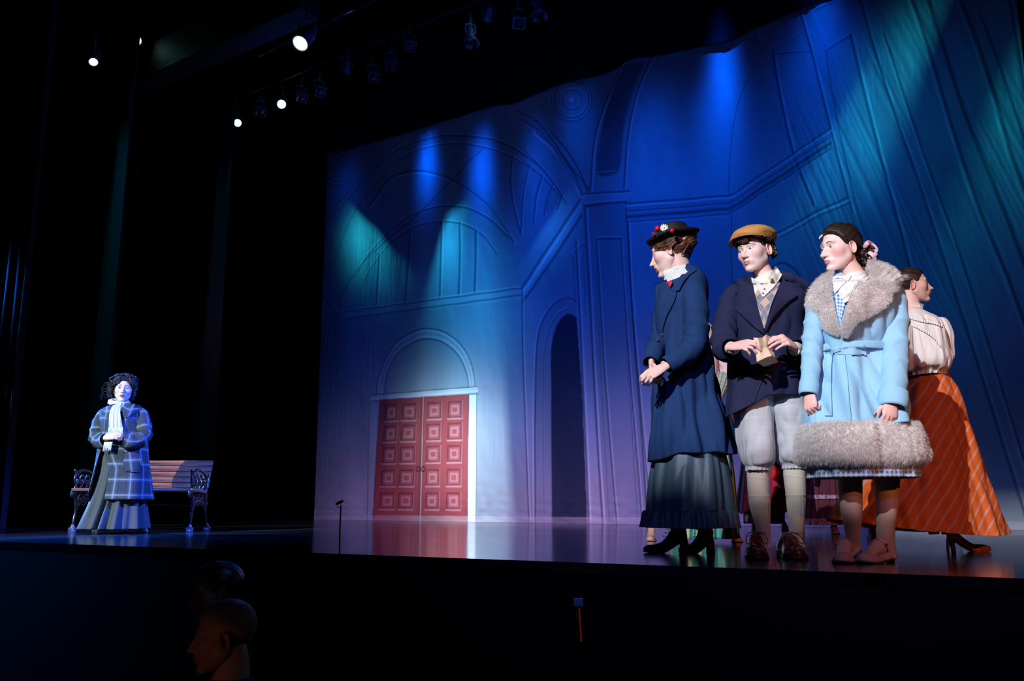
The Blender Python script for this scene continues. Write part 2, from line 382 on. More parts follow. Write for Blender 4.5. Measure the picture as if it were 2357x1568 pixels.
def pbutton(mb, bv, px, py, r=.010, off=.004, mi=0, Yd=4.5):
    h, d = hit(bv, px, py); c = (h if h is not None else at(px, py, Yd))-d*off
    T = -d; a = np.cross(T, [0, 0, 1.0]); a /= np.linalg.norm(a)
    tube(mb, [c-T*.002, c+T*.001, c+T*.003, c+T*.0028, c+T*.0022], [r, r, r*.92, r*.7, r*.55], 18, 10, ref=a, mi=mi, lin=True)
def fur(mb, V, Nn, n, length, droop, seed=0, w=.0011, jit=.35, mi=0):
    r = np.random.RandomState(seed); k = r.randint(0, len(V), n); p = V[k]+r.normal(size=(n, 3))*.002
    d = Nn[k]+np.asarray(droop)[None]+r.normal(size=(n, 3))*jit; d /= np.linalg.norm(d, axis=1)[:, None]
    L = length*(.55+.7*r.rand(n))[:, None]; dr = np.asarray(droop)/max(np.linalg.norm(droop), 1e-6)
    d2 = d*.6+dr[None]*.7+r.normal(size=(n, 3))*.15; d2 /= np.linalg.norm(d2, axis=1)[:, None]
    s = np.cross(d, r.normal(size=(n, 3))); s /= np.linalg.norm(s, axis=1)[:, None]; s = s*w
    a, b = p-s, p+s; m1 = p+d*L*.55; c, e = m1-s*.7, m1+s*.7; t = m1+d2*L*.5
    Vt = np.stack([a, b, c, e, t], 1).reshape(-1, 3); i = np.arange(n)[:, None]*5
    q = i+np.array([0, 1, 3, 2]); base = mb.n; mb.add(Vt, q, mi)
    mb.f.append((base+i+np.array([2, 3, 4])).tolist()); mb.m += [mi]*n; return mb
def vnorm(P, closed=True):
    du = (np.roll(P, -1, 1)-np.roll(P, 1, 1)) if closed else np.gradient(P, axis=1); dv = np.gradient(P, axis=0)
    n = np.cross(du, dv); return n/(np.linalg.norm(n, axis=2)[..., None]+1e-12)
# ================================================================= THE PLACE
def painted_drop():
    sL = 0.0; sR = dsz(2349, 80)[0]; zT = 7.25; step = .0125
    ns, nz = int((sR-sL)/step), int(zT/step)
    S, Z = np.meshgrid(np.linspace(sL, sR, ns), np.linspace(0, zT, nz)); ds, dz = S[0, 1]-S[0, 0], Z[1, 0]-Z[0, 0]
    q = np.stack([S.ravel(), Z.ravel()], 1)
    n1 = wav(q, 2.0, 1).reshape(S.shape); n2 = wav(q*[1, .5], 6.0, 2, 9).reshape(S.shape); n3 = wav(q, 26.0, 3, 9).reshape(S.shape)
    C = np.array([.40, .45, .52])[None, None]*(1+.16*n1+.13*n2+.05*n3)[..., None]
    C = np.clip(C, .05, 1)
    def win(pts, w):
        a = np.asarray(pts); i0, i1 = int((a[:, 1].min()-w)/dz), int((a[:, 1].max()+w)/dz)+2; j0, j1 = int((a[:, 0].min()-w-sL)/ds), int((a[:, 0].max()+w-sL)/ds)+2
        return slice(max(i0, 0), max(min(i1, nz), 0)), slice(max(j0, 0), max(min(j1, ns), 0))
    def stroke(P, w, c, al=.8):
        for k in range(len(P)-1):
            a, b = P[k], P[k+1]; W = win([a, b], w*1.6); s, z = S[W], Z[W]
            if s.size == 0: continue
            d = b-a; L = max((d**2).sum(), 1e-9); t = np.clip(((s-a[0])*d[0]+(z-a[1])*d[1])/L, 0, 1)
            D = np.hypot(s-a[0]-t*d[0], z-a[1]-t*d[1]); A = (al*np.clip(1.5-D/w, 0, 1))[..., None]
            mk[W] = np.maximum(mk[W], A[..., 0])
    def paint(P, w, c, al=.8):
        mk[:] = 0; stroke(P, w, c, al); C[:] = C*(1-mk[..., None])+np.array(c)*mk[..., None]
    mk = np.zeros(S.shape)
    def cv(pts, o, sc, off=(0, 0), n=None):
        p = np.array([(o[0]+(x+off[0])/sc, o[1]+(y+off[1])/sc) for x, y in pts])
        if n: p = resample(p, n)
        return np.array([dsz(*a) for a in p])
    O2, S2, O3, S3 = (720, 300), 1.65, (1200, 0), 2.037
    DK = (.035, .05, .09); HL = (.82, .90, .95); MD = (.15, .19, .26)
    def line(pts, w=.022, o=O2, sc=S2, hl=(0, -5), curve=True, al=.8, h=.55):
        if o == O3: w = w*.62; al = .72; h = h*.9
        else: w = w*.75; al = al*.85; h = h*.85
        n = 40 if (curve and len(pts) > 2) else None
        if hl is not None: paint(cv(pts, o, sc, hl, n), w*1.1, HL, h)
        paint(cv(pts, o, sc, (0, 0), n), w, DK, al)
    def fill(pts, c, o=O2, sc=S2, al=1.0, n=None):
        P = cv(pts, o, sc, (0, 0), n); W = win(P, .02); s, z = S[W], Z[W]; ins = np.zeros(s.shape, bool)
        for k in range(len(P)):
            a, b = P[k], P[(k+1) % len(P)]
            ins ^= ((a[1] > z) != (b[1] > z)) & (s < (b[0]-a[0])*(z-a[1])/(b[1]-a[1]+1e-12)+a[0])
        pass
        cov = np.zeros(s.shape)
        for ox, oz in ((-.3, -.3), (.3, -.3), (-.3, .3), (.3, .3)):
            i2 = np.zeros(s.shape, bool); s2, z2 = s+ox*ds*1.3, z+oz*dz*1.3
            for k in range(len(P)):
                a, b = P[k], P[(k+1) % len(P)]
                i2 ^= ((a[1] > z2) != (b[1] > z2)) & (s2 < (b[0]-a[0])*(z2-a[1])/(b[1]-a[1]+1e-12)+a[0])
            cov += i2/4
        cov = (cov*al)[..., None]; C[W] = C[W]*(1-cov)+np.array(c)*cov*(1+.15*n2[W][..., None])
    # upper arches of the nave, left
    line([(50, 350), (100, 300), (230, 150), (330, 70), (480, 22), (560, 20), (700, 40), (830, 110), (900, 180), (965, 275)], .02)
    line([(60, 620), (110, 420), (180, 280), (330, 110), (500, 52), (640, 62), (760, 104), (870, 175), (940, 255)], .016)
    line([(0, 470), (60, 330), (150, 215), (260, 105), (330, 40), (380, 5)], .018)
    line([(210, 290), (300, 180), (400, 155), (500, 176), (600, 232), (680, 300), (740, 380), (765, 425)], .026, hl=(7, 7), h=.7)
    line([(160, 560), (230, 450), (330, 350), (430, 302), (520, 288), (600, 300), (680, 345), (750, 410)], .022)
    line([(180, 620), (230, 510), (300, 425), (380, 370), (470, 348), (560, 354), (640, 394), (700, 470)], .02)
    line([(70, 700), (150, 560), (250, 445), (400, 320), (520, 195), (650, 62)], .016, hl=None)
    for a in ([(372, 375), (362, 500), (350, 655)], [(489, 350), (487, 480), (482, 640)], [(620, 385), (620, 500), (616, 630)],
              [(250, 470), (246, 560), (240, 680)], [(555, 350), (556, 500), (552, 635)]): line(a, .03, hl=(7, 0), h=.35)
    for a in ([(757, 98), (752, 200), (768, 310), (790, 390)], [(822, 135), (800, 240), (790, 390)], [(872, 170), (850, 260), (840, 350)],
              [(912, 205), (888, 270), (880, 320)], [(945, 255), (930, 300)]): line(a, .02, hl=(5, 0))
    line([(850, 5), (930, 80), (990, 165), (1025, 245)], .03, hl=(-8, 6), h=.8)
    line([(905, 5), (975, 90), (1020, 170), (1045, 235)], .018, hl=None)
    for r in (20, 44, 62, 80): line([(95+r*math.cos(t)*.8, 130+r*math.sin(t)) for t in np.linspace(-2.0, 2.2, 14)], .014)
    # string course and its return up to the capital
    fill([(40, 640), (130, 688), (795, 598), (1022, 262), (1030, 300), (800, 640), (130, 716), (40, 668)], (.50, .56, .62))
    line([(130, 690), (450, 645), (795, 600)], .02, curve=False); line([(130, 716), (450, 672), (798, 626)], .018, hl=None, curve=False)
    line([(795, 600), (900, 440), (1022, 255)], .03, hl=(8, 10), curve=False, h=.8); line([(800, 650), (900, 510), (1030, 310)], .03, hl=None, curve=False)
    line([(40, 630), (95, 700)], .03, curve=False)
    line([(797, 605), (800, 800), (822, 1485)], .018, hl=(5, 0)); line([(840, 900), (850, 1200), (856, 1485)], .014, hl=(5, 0), curve=False)
    # arch and painted double doors
    arc = lambda cx, cy, rx, ry, a0=180, a1=0, n=30: [(cx+rx*math.cos(math.radians(a)), cy-ry*math.sin(math.radians(a))-(cx+rx*math.cos(math.radians(a))-cx)*.06) for a in np.linspace(a0, a1, n)]
    fill(arc(430, 990, 186, 236), (.52, .58, .64)); fill(arc(430, 990, 160, 200), (.34, .42, .48))
    line(arc(430, 990, 186, 236), .02, hl=(0, 6)); line(arc(430, 990, 160, 198), .022, hl=(0, -6)); line(arc(430, 990, 173, 218), .008, hl=None, al=.5)
    fill([(215, 1010), (245, 1008), (232, 1488), (206, 1488)], (.44, .50, .56)); fill([(590, 985), (622, 985), (617, 1492), (584, 1492)], (.80, .86, .90))
    line([(622, 1000), (618, 1492)], .012, hl=None, curve=False); line([(218, 1030), (206, 1488)], .012, hl=None, curve=False)
    fill([(228, 1008), (628, 974), (628, 1000), (228, 1030)], (.62, .68, .72)); line([(228, 1030), (628, 1000)], .018, curve=False, hl=(0, -10)); line([(228, 1005), (628, 973)], .012, hl=None, curve=False)
    q4 = [(255, 1022), (592, 1003), (585, 1492), (229, 1487)]
    RD = (.38, .075, .08); fill(q4, RD)
    def dq(u, v):
        t = np.array(q4[0])*(1-u)+np.array(q4[1])*u; b = np.array(q4[3])*(1-u)+np.array(q4[2])*u; return tuple(t*(1-v)+b*v)
    line([dq(.47, 0), dq(.47, 1)], .014, hl=(8, 0), curve=False); line([dq(.5, 0), dq(.5, 1)], .008, hl=None, curve=False); line([dq(0, 0), dq(0, 1)], .014, hl=None, curve=False); line([dq(1, 0), dq(1, 1)], .014, hl=None, curve=False)
    for u in (.135, .335, .62, .85):
        for v in (.115, .285, .46, .645, .83):
            for k, (c, al) in enumerate((((.22, .04, .05), 1), ((.42, .10, .11), 1), ((.56, .22, .23), 1), ((.40, .09, .10), 1))):
                a, b = (.078, .062, .042, .026)[k], (.068, .053, .036, .020)[k]
                fill([dq(u-a, v-b), dq(u+a, v-b), dq(u+a, v+b), dq(u-a, v+b)], c)
            paint(cv([dq(u-.078, v+.07), dq(u+.078, v+.07)], O2, S2), .014, (.62, .32, .33), .8)
            paint(cv([dq(u+.078, v+.068), dq(u+.078, v-.068)], O2, S2), .010, (.5, .22, .23), .7)
    for x in (397, 417): paint(cv([(x+8*math.cos(t), 1287+9*math.sin(t)) for t in np.linspace(0, 6.3, 14)], O2, S2), .010, (.03, .02, .02), 1)
    # dark doorway at the middle of the drop
    fill([(845, 1490), (848, 830), (856, 775), (872, 725), (892, 690), (920, 657), (945, 640), (965, 634), (1000, 650), (1030, 1490)], (.30, .35, .42))
    fill([(908, 1494), (905, 880), (907, 830), (914, 785), (926, 745), (943, 715), (965, 697), (986, 700), (1003, 714), (1024, 1000), (1043, 1496)], (.035, .05, .085))
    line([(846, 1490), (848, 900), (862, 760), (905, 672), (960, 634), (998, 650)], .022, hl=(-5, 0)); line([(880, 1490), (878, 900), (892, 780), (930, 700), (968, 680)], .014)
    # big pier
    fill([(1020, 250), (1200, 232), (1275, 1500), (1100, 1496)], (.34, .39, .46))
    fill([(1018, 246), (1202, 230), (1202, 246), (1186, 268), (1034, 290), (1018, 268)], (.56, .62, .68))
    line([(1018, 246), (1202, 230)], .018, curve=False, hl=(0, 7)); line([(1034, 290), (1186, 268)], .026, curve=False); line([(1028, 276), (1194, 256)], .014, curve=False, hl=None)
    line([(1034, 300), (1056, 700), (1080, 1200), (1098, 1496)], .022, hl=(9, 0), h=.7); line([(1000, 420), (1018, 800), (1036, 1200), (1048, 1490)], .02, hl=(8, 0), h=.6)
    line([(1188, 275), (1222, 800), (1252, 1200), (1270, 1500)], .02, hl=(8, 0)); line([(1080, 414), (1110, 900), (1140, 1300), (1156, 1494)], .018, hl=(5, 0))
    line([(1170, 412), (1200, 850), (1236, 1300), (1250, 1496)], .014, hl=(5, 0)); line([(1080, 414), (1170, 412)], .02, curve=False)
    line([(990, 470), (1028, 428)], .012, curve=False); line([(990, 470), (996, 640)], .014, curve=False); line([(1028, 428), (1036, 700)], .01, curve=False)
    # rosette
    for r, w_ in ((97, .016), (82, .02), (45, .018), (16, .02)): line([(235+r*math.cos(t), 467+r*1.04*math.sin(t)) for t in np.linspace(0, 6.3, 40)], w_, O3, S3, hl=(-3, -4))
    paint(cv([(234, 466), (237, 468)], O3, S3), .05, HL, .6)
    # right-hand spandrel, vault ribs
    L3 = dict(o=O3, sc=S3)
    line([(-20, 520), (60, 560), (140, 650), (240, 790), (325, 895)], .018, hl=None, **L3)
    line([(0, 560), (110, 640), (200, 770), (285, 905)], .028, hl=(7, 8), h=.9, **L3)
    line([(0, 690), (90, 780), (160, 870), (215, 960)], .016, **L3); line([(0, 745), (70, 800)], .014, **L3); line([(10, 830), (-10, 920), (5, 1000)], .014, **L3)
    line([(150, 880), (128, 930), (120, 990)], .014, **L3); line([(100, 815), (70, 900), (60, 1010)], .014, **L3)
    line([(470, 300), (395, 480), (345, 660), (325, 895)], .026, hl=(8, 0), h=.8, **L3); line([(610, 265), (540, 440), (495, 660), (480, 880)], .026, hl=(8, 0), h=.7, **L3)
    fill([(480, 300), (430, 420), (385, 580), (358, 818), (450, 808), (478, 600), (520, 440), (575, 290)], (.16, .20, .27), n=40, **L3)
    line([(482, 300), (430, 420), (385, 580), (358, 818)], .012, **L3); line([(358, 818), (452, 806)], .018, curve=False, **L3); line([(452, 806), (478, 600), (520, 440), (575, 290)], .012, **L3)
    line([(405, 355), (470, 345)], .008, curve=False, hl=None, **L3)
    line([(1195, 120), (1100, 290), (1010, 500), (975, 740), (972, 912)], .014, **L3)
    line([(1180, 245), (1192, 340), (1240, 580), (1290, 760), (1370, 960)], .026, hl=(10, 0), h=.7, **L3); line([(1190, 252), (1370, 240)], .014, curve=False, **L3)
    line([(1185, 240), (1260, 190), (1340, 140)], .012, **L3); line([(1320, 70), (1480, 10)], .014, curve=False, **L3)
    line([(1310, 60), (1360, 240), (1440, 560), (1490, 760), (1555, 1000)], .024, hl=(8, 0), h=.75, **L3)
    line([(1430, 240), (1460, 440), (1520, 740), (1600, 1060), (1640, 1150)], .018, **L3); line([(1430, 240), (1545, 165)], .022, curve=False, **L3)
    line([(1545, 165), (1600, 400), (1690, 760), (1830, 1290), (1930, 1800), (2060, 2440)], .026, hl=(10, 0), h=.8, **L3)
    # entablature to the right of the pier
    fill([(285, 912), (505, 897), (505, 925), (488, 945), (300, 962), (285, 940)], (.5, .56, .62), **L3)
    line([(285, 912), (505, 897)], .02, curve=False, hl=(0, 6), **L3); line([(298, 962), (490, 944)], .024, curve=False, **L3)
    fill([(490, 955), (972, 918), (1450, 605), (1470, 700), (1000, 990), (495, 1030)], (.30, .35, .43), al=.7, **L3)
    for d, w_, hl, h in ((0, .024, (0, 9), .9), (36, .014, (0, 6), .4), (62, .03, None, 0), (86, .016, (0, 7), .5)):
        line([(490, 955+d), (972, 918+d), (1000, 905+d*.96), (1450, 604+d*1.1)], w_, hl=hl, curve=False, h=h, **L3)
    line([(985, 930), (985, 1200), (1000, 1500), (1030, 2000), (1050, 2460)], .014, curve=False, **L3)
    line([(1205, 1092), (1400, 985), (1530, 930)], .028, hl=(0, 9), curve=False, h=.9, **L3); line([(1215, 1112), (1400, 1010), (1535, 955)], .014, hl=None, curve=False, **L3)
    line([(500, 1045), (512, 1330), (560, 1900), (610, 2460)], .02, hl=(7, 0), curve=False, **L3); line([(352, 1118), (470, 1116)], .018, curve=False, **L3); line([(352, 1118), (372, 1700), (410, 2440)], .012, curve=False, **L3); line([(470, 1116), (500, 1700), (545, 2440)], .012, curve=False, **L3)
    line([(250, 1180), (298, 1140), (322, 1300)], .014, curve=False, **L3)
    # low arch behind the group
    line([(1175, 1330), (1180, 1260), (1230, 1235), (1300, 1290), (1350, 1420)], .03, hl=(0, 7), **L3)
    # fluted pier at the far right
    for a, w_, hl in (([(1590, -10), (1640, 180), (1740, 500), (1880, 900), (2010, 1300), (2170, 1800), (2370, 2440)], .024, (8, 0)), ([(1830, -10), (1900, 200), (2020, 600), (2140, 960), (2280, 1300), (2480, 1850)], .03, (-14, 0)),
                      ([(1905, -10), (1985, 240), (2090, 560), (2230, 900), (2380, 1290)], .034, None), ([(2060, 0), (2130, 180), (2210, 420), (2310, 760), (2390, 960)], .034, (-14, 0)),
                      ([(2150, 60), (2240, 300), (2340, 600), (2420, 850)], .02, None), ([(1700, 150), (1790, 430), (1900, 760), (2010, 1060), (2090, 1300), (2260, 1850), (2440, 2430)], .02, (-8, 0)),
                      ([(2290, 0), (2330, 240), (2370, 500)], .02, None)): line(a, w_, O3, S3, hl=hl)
    # hem band and chain pocket
    C[Z < .10] = C[Z < .10]*.75+.22; C[Z < .012] *= .4
    # cloth relief: soft hang folds, fine vertical pulls, creases at the foot
    rel = .020*wav(np.stack([S.ravel()+.10*Z.ravel(), Z.ravel()*.06], 1), 7.0, 11, 6).reshape(S.shape)
    fine = wav(np.stack([S.ravel(), Z.ravel()*.05], 1), 55.0, 12, 12).reshape(S.shape); amp = np.clip(.5+.6*wav(q*[1, .6], 1.6, 13).reshape(S.shape), 0, 1)
    rel += .0080*(1-2*abs(fine))*amp**1.3*np.where(S < 5.5, 1.6, 1.0)*np.clip(Z/1.2, .25, 1)
    slant = wav(np.stack([S.ravel()*1+Z.ravel()*.32, Z.ravel()*.03], 1), 40.0, 14, 9).reshape(S.shape)
    rel += .0050*(1-2*abs(slant))*np.clip((S-7.5)/2, 0, 1)
    cre = wav(np.stack([S.ravel()*.8+Z.ravel(), Z.ravel()*.8-S.ravel()*.5], 1), 24.0, 15, 8).reshape(S.shape)
    rel += .006*cre*np.clip(1-Z/.7, 0, 1)
    P = DA+DU*S[..., None]+DN*rel[..., None]; P[..., 2] = Z
    mb = MB(); mb.grid(P, False, 0, np.stack([S, Z], -1), (False, False), np.clip(C, .01, .95).reshape(-1, 3), flip=True)
    m = mat('painted_cloth', (.4, .45, .5), .9, vcol=True, spec=.08)
    return mb.build('painted_backdrop', m, None, True, DA+DU*5, label='huge painted cathedral backdrop with arches and red panelled double doors', category='backdrop')
painted_drop()

# stage floor, its front, the pit
EA = ground(0, 1247); EB = ground(2357, 1332); EU = (EB-EA)/np.linalg.norm(EB-EA); EN = np.array([-EU[1], EU[0], 0])
if EN[1] < 0: EN = -EN
mfl = mat('stage_boards', (.012, .014, .022), .22, spec=.5)
if True:
    m = mfl; L = m.node_tree.links; b = m.node_tree.nodes['Principled BSDF']
    tc = N(m, 'ShaderNodeTexCoord'); mp = N(m, 'ShaderNodeMapping'); mp.inputs['Rotation'].default_value = (0, 0, -math.atan2(DU[1]*.5+EU[1]*.5, DU[0]*.5+EU[0]*.5))
    L.new(tc.outputs['Object'], mp.inputs[0]); sp = N(m, 'ShaderNodeSeparateXYZ'); L.new(mp.outputs[0], sp.inputs[0])
    fr = math_node(m, 'FRACT', math_node(m, 'DIVIDE', sp.outputs[1], .145)); gap = math_node(m, 'LESS_THAN', fr, .035)
    row = math_node(m, 'FLOOR', math_node(m, 'DIVIDE', sp.outputs[1], .145))
    fx = math_node(m, 'FRACT', math_node(m, 'ADD', math_node(m, 'DIVIDE', sp.outputs[0], 2.4), math_node(m, 'MULTIPLY', row, .37))); gx = math_node(m, 'LESS_THAN', fx, .0022)
    st = N(m, 'ShaderNodeMapping'); st.inputs['Scale'].default_value = (1.6, 14, 1); L.new(mp.outputs[0], st.inputs[0])
    n1 = N(m, 'ShaderNodeTexNoise', Scale=2.0, Detail=8.0); L.new(st.outputs[0], n1.inputs['Vector'])
    n2 = N(m, 'ShaderNodeTexNoise', Scale=30.0, Detail=6.0); L.new(st.outputs[0], n2.inputs['Vector'])
    n3 = N(m, 'ShaderNodeTexNoise', Scale=.8, Detail=4.0); L.new(mp.outputs[0], n3.inputs['Vector'])
    scuff = math_node(m, 'MULTIPLY', math_node(m, 'SUBTRACT', n2.outputs[0], .70), 14, True)
    c1 = mixc(m, scuff, (.022, .024, .034), (.30, .31, .34)); c2 = mixc(m, gap, c1, (.001, .001, .002)); setcol(m, c2)
    r1 = math_node(m, 'ADD', math_node(m, 'MULTIPLY', n1.outputs[0], .13), math_node(m, 'MULTIPLY', n3.outputs[0], .09))
    r2 = math_node(m, 'ADD', r1, math_node(m, 'ADD', .03, math_node(m, 'MULTIPLY', scuff, .25))); L.new(r2, b.inputs['Roughness'])
    hgt = math_node(m, 'SUBTRACT', math_node(m, 'MULTIPLY', n1.outputs[0], .35), math_node(m, 'ADD', gap, gx))
    bp = N(m, 'ShaderNodeBump', Strength=.25, Distance=.0015); L.new(hgt, bp.inputs['Height']); L.new(bp.outputs[0], b.inputs['Normal'])
    b.inputs['IOR'].default_value = 1.55
mb = MB(); a0 = EA-EU*9; a1 = EB+EU*8; up = EN*24
V = [a0, a1, a1+up, a0+up]; bt = [v-np.array([0, 0, .045]) for v in V]
mb.add(V+bt, [[0, 1, 2, 3], [7, 6, 5, 4], [0, 4, 5, 1], [1, 5, 6, 2], [2, 6, 7, 3], [3, 7, 4, 0]])
mb.build('floor', mfl, None, False, (0, 0, 0), kind='structure')
mbk = mat('black_paint', (.010, .010, .014), .55, spec=.3, bump=(60, .3, .002))
mb = MB(); c0, c1 = a0+EN*.02, a1+EN*.02
mb.add([c0-[0, 0, .045], c1-[0, 0, .045], c1-[0, 0, 1.9], c0-[0, 0, 1.9], c0+EN*.05-[0, 0, .045], c1+EN*.05-[0, 0, .045], c1+EN*.05-[0, 0, 1.9], c0+EN*.05-[0, 0, 1.9]],
       [[0, 3, 2, 1], [4, 5, 6, 7], [0, 1, 5, 4], [3, 7, 6, 2], [0, 4, 7, 3], [1, 2, 6, 5]])
mb.build('wall_stage_front', mbk, None, False, (0, 0, 0), kind='structure')
mb = MB(); mb.add([(-20, -8, -1.9), (14, -8, -1.9), (14, 20, -1.9), (-20, 20, -1.9)], [[0, 1, 2, 3]])
mb.build('floor_pit', mat('pit_floor', (.008, .008, .01), .8), None, False, (0, 0, 0), kind='structure')
# back wall behind the drop, black
mb = MB(); b0, b1 = DA-DU*14-DN*1.2, DA+DU*22-DN*1.2
mb.add([b0, b1, b1+[0, 0, 14], b0+[0, 0, 14]], [[0, 3, 2, 1]])
mb.build('wall_back', mat('black_wall', (.004, .004, .006), .9, spec=.1), None, False, (0, 0, 0), kind='structure')

# black legs (wing curtains), right masking, and the border above the drop
mvel = mat('black_velour', (.010, .012, .018), .9, spec=.1, bump=(35, .4, .004))
def curtain(g, length, h, label, sgn=-1, seed=0, amp=.06, gname='black curtains hanging in the wings'):
    n, k = 240, 12; x = np.linspace(0, length, n); f = amp*np.sin(x*2*math.pi/.42+seed)+amp*.4*np.sin(x*2*math.pi/.17+1+seed)
    P = np.zeros((k, n, 3))
    for i in range(k):
        P[i] = g+DU*(sgn*x)[:, None]+DN*(f*(1+.1*math.sin(i)))[:, None]; P[i, :, 2] = h*i/(k-1)+.01
    mb = MB(); mb.grid(P, False, flip=(sgn > 0)); mb.grid(P-DN*.008, False, flip=(sgn < 0))
    return mb.build('wing_curtain', mvel, None, True, g, label=label, category='curtain', group=gname)
curtain(ground(14, 1221), 6, 9, 'black wing curtain at the far left edge of the stage', seed=1)
curtain(ground(232, 1211), 7, 10, 'black wing curtain whose edge hangs behind the woman in plaid', seed=2)
curtain(ground(481, 1203.5), 8, 11, 'black wing curtain just left of the painted backdrop, faint lit edge', seed=3)
gR = drop(2333, 80, -.22)*[1, 1, 0]; curtain(gR, 6, 11, 'black wing curtain covering the right edge of the painted backdrop', sgn=1, seed=4)
low = [(560, 420), (700, 372), (752, 356), (865, 325), (960, 298), (1010, 281), (1075, 262), (1130, 244), (1180, 237), (1240, 212), (1300, 190), (1370, 174), (1410, 160), (1440, 139), (1520, 126), (1600, 110), (1680, 92), (1720, 70), (1770, 50), (1880, 0), (2050, -70), (2320, -178)]
n, k = 500, 10; lp = resample(np.array(low, float), n); P = np.zeros((k, n, 3))
for j in range(n):
    p = drop(lp[j, 0], lp[j, 1], .06); f = .009*math.sin(j*.35)+.004*math.sin(j*.9)
    for i in range(k): q = p+DN*f*(1-.3*i/k); q[2] = p[2]+(11.5-p[2])*i/(k-1); P[i, j] = q
mb = MB(); mb.grid(P, False, flip=True); mb.grid(P-DN*.01, False)
mb.build('border_curtain', mvel, None, True, P[0, n//2], label='black border cloth hanging across the top of the painted backdrop', category='curtain')
# cyan light catching the curtain edges on the left
if LIGHTS:
    for (gx, gy), p_ in (((232, 1211), 4200), ((481, 1203.5), 900)):
        g = ground(gx, gy); spot('edge_light', g+DU*.12+DN*.55+np.array([0, 0, 8.9]), g-DU*.05+np.array([0, 0, 4.2]), (0, .55, .75), p_, 11, 1, .02)
# ceiling beams of the fly space, upper left
def beam(p0, p1, z, hh, dd, label, mtl, name='fly_beam', thick=None):
    A = atz(p0[0], p0[1], z); B = atz(p1[0], p1[1], z); u = (B-A)/np.linalg.norm(B-A); v = np.array([-u[1], u[0], 0]); L = np.linalg.norm(B-A)/2
    mb = MB(); R = np.stack([u, v, [0, 0, 1]], 1); box(mb, (A+B)/2+v*dd/2+np.array([0, 0, hh/2]), (L, dd/2, hh/2), R, bev=.01)
    return mb.build(name, mtl, None, False, (A+B)/2, label=label, category='beam')
mbm = mat('dark_wood', (.020, .014, .016), .6, var=(3, (.03, .02, .02)))
mst = mat('dark_steel', (.06, .07, .10), .4, metal=.6)
beam((306, 192), (690, 20), 6.6, .55, .35, 'dark overhead beam running to the big lit lamp', mbm)
mb = MB(); A = atz(300, 190, 6.58); B = atz(1000, -120, 6.58); tube(mb, [A, (A+B)/2, B], [.012]*3, 10); mb.build('fly_pipe', mst, None, True, (A+B)/2, label='thin pipe along the lower edge of the overhead beam', category='pipe')
mb = MB(); A = atz(595, 129, 7.0); B = atz(1100, -110, 7.0); tube(mb, [A, (A+B)/2, B], [.014]*3, 10); mb.build('fly_pipe', mst, None, True, (A+B)/2, label='overhead pipe behind the big lit lamp', category='pipe')
mb = MB(); A = at(520, 292, 14.9)+[0, 0, .47]; B = at(1260, 12, 10.9)+[0, 0, .47]; tube(mb, [A, (A+B)/2, B], [.02]*3, 10); bat = mb.build('lighting_batten', mat('black_steel', (.01, .01, .015), .5), None, True, (A+B)/2, label='long black batten carrying the row of small lamps', category='batten')

# lamps
mhous = mat('lamp_black', (.10, .12, .18), .38, spec=.6)
def lamp(px, py, Y, aim, r, L, label, lit=None, barn=False, gel=True, group='stage lamps hanging over the stage', nm='stage_lamp'):
    c = at(px, py, Y); d = np.array(aim, float); d /= np.linalg.norm(d); t = thing(nm, c, label, 'lamp', group)
    a = np.cross(d, [0, 0, 1.0]); a /= np.linalg.norm(a); b = np.cross(a, d)
    mb = MB(); tube(mb, [c-d*L, c-d*L*.97, c-d*L*.8, c-d*L*.72, c-d*L*.3, c-d*.02, c], [r*.35, r*.55, r*.62, r*.80, r*.90, r*1.0, r*1.06], 32, 40, ref=a, cap=(True, False), lin=True)
    for k in range(3): tube(mb, [c-d*L*(.35+.12*k), c-d*L*(.37+.12*k)], [r*.97, r*.97], 28, 3, ref=a, lin=True)
    mb.build('housing', mhous, t)
    mb = MB(); ball(mb, c-d*.004, (r*.93, r*.93, r*.14), 28, 10, np.stack([a, b, d], 1))
    mb.build('lens', mat('lens_'+nm, (.02, .03, .06), .1) if lit is None else mat('lens_lit', (.5, .6, .7), .3, emit=lit), t)
    mb = MB(); h = c-d*L*.45; top = h+np.array([0, 0, r*2.4])
    tube(mb, [h+a*r*1.0, h+a*r*1.25, h+a*r*1.25+(top-h)*.8, top+a*r*.4, top, top-a*r*.4, h-a*r*1.25+(top-h)*.8, h-a*r*1.25, h-a*r*1.0], [.012]*9, 8, 50, lin=True); mb.build('yoke', mhous, t)
    mb = MB(); tube(mb, [top-[0, 0, .02], top+[0, 0, .10]], [.016, .016], 10, 4, lin=True); box(mb, top+[0, 0, .12], (.02, .03, .035), bev=.006); mb.build('clamp', mhous, t)
    if gel:
        mb = MB(); R = np.stack([a, b, d], 1)
        for s in (-1, 1):
            box(mb, c+a*s*r*1.12+d*.012, (.010, r*1.2, .01), R, bev=.003); box(mb, c+b*s*r*1.12+d*.012, (r*1.2, .010, .01), R, bev=.003)
        mb.build('gel_frame', mhous, t)
    if barn:
        mb = MB(); R = np.stack([a, b, d], 1)
        for s in (-1, 1):
            q = d*.9+a*s*.45; q /= np.linalg.norm(q); box(mb, c+a*s*r*1.15+q*r*.8, (r*.85, .004, r*.8), np.stack([b, np.cross(q, b), q], 1))
            q = d*.9+b*s*.45; q /= np.linalg.norm(q); box(mb, c+b*s*r*1.15+q*r*.7, (r*.85, .004, r*.7), np.stack([a, np.cross(q, a), q], 1))
        mb.build('barn_door', mhous, t)
    return t
lamp(691, 100, 10.3, (-.26, -.55, -.80), .098, .42, 'big lit stage lamp with a white glowing lens, upper left', ((.55, .85, 1), 6), gel=False)
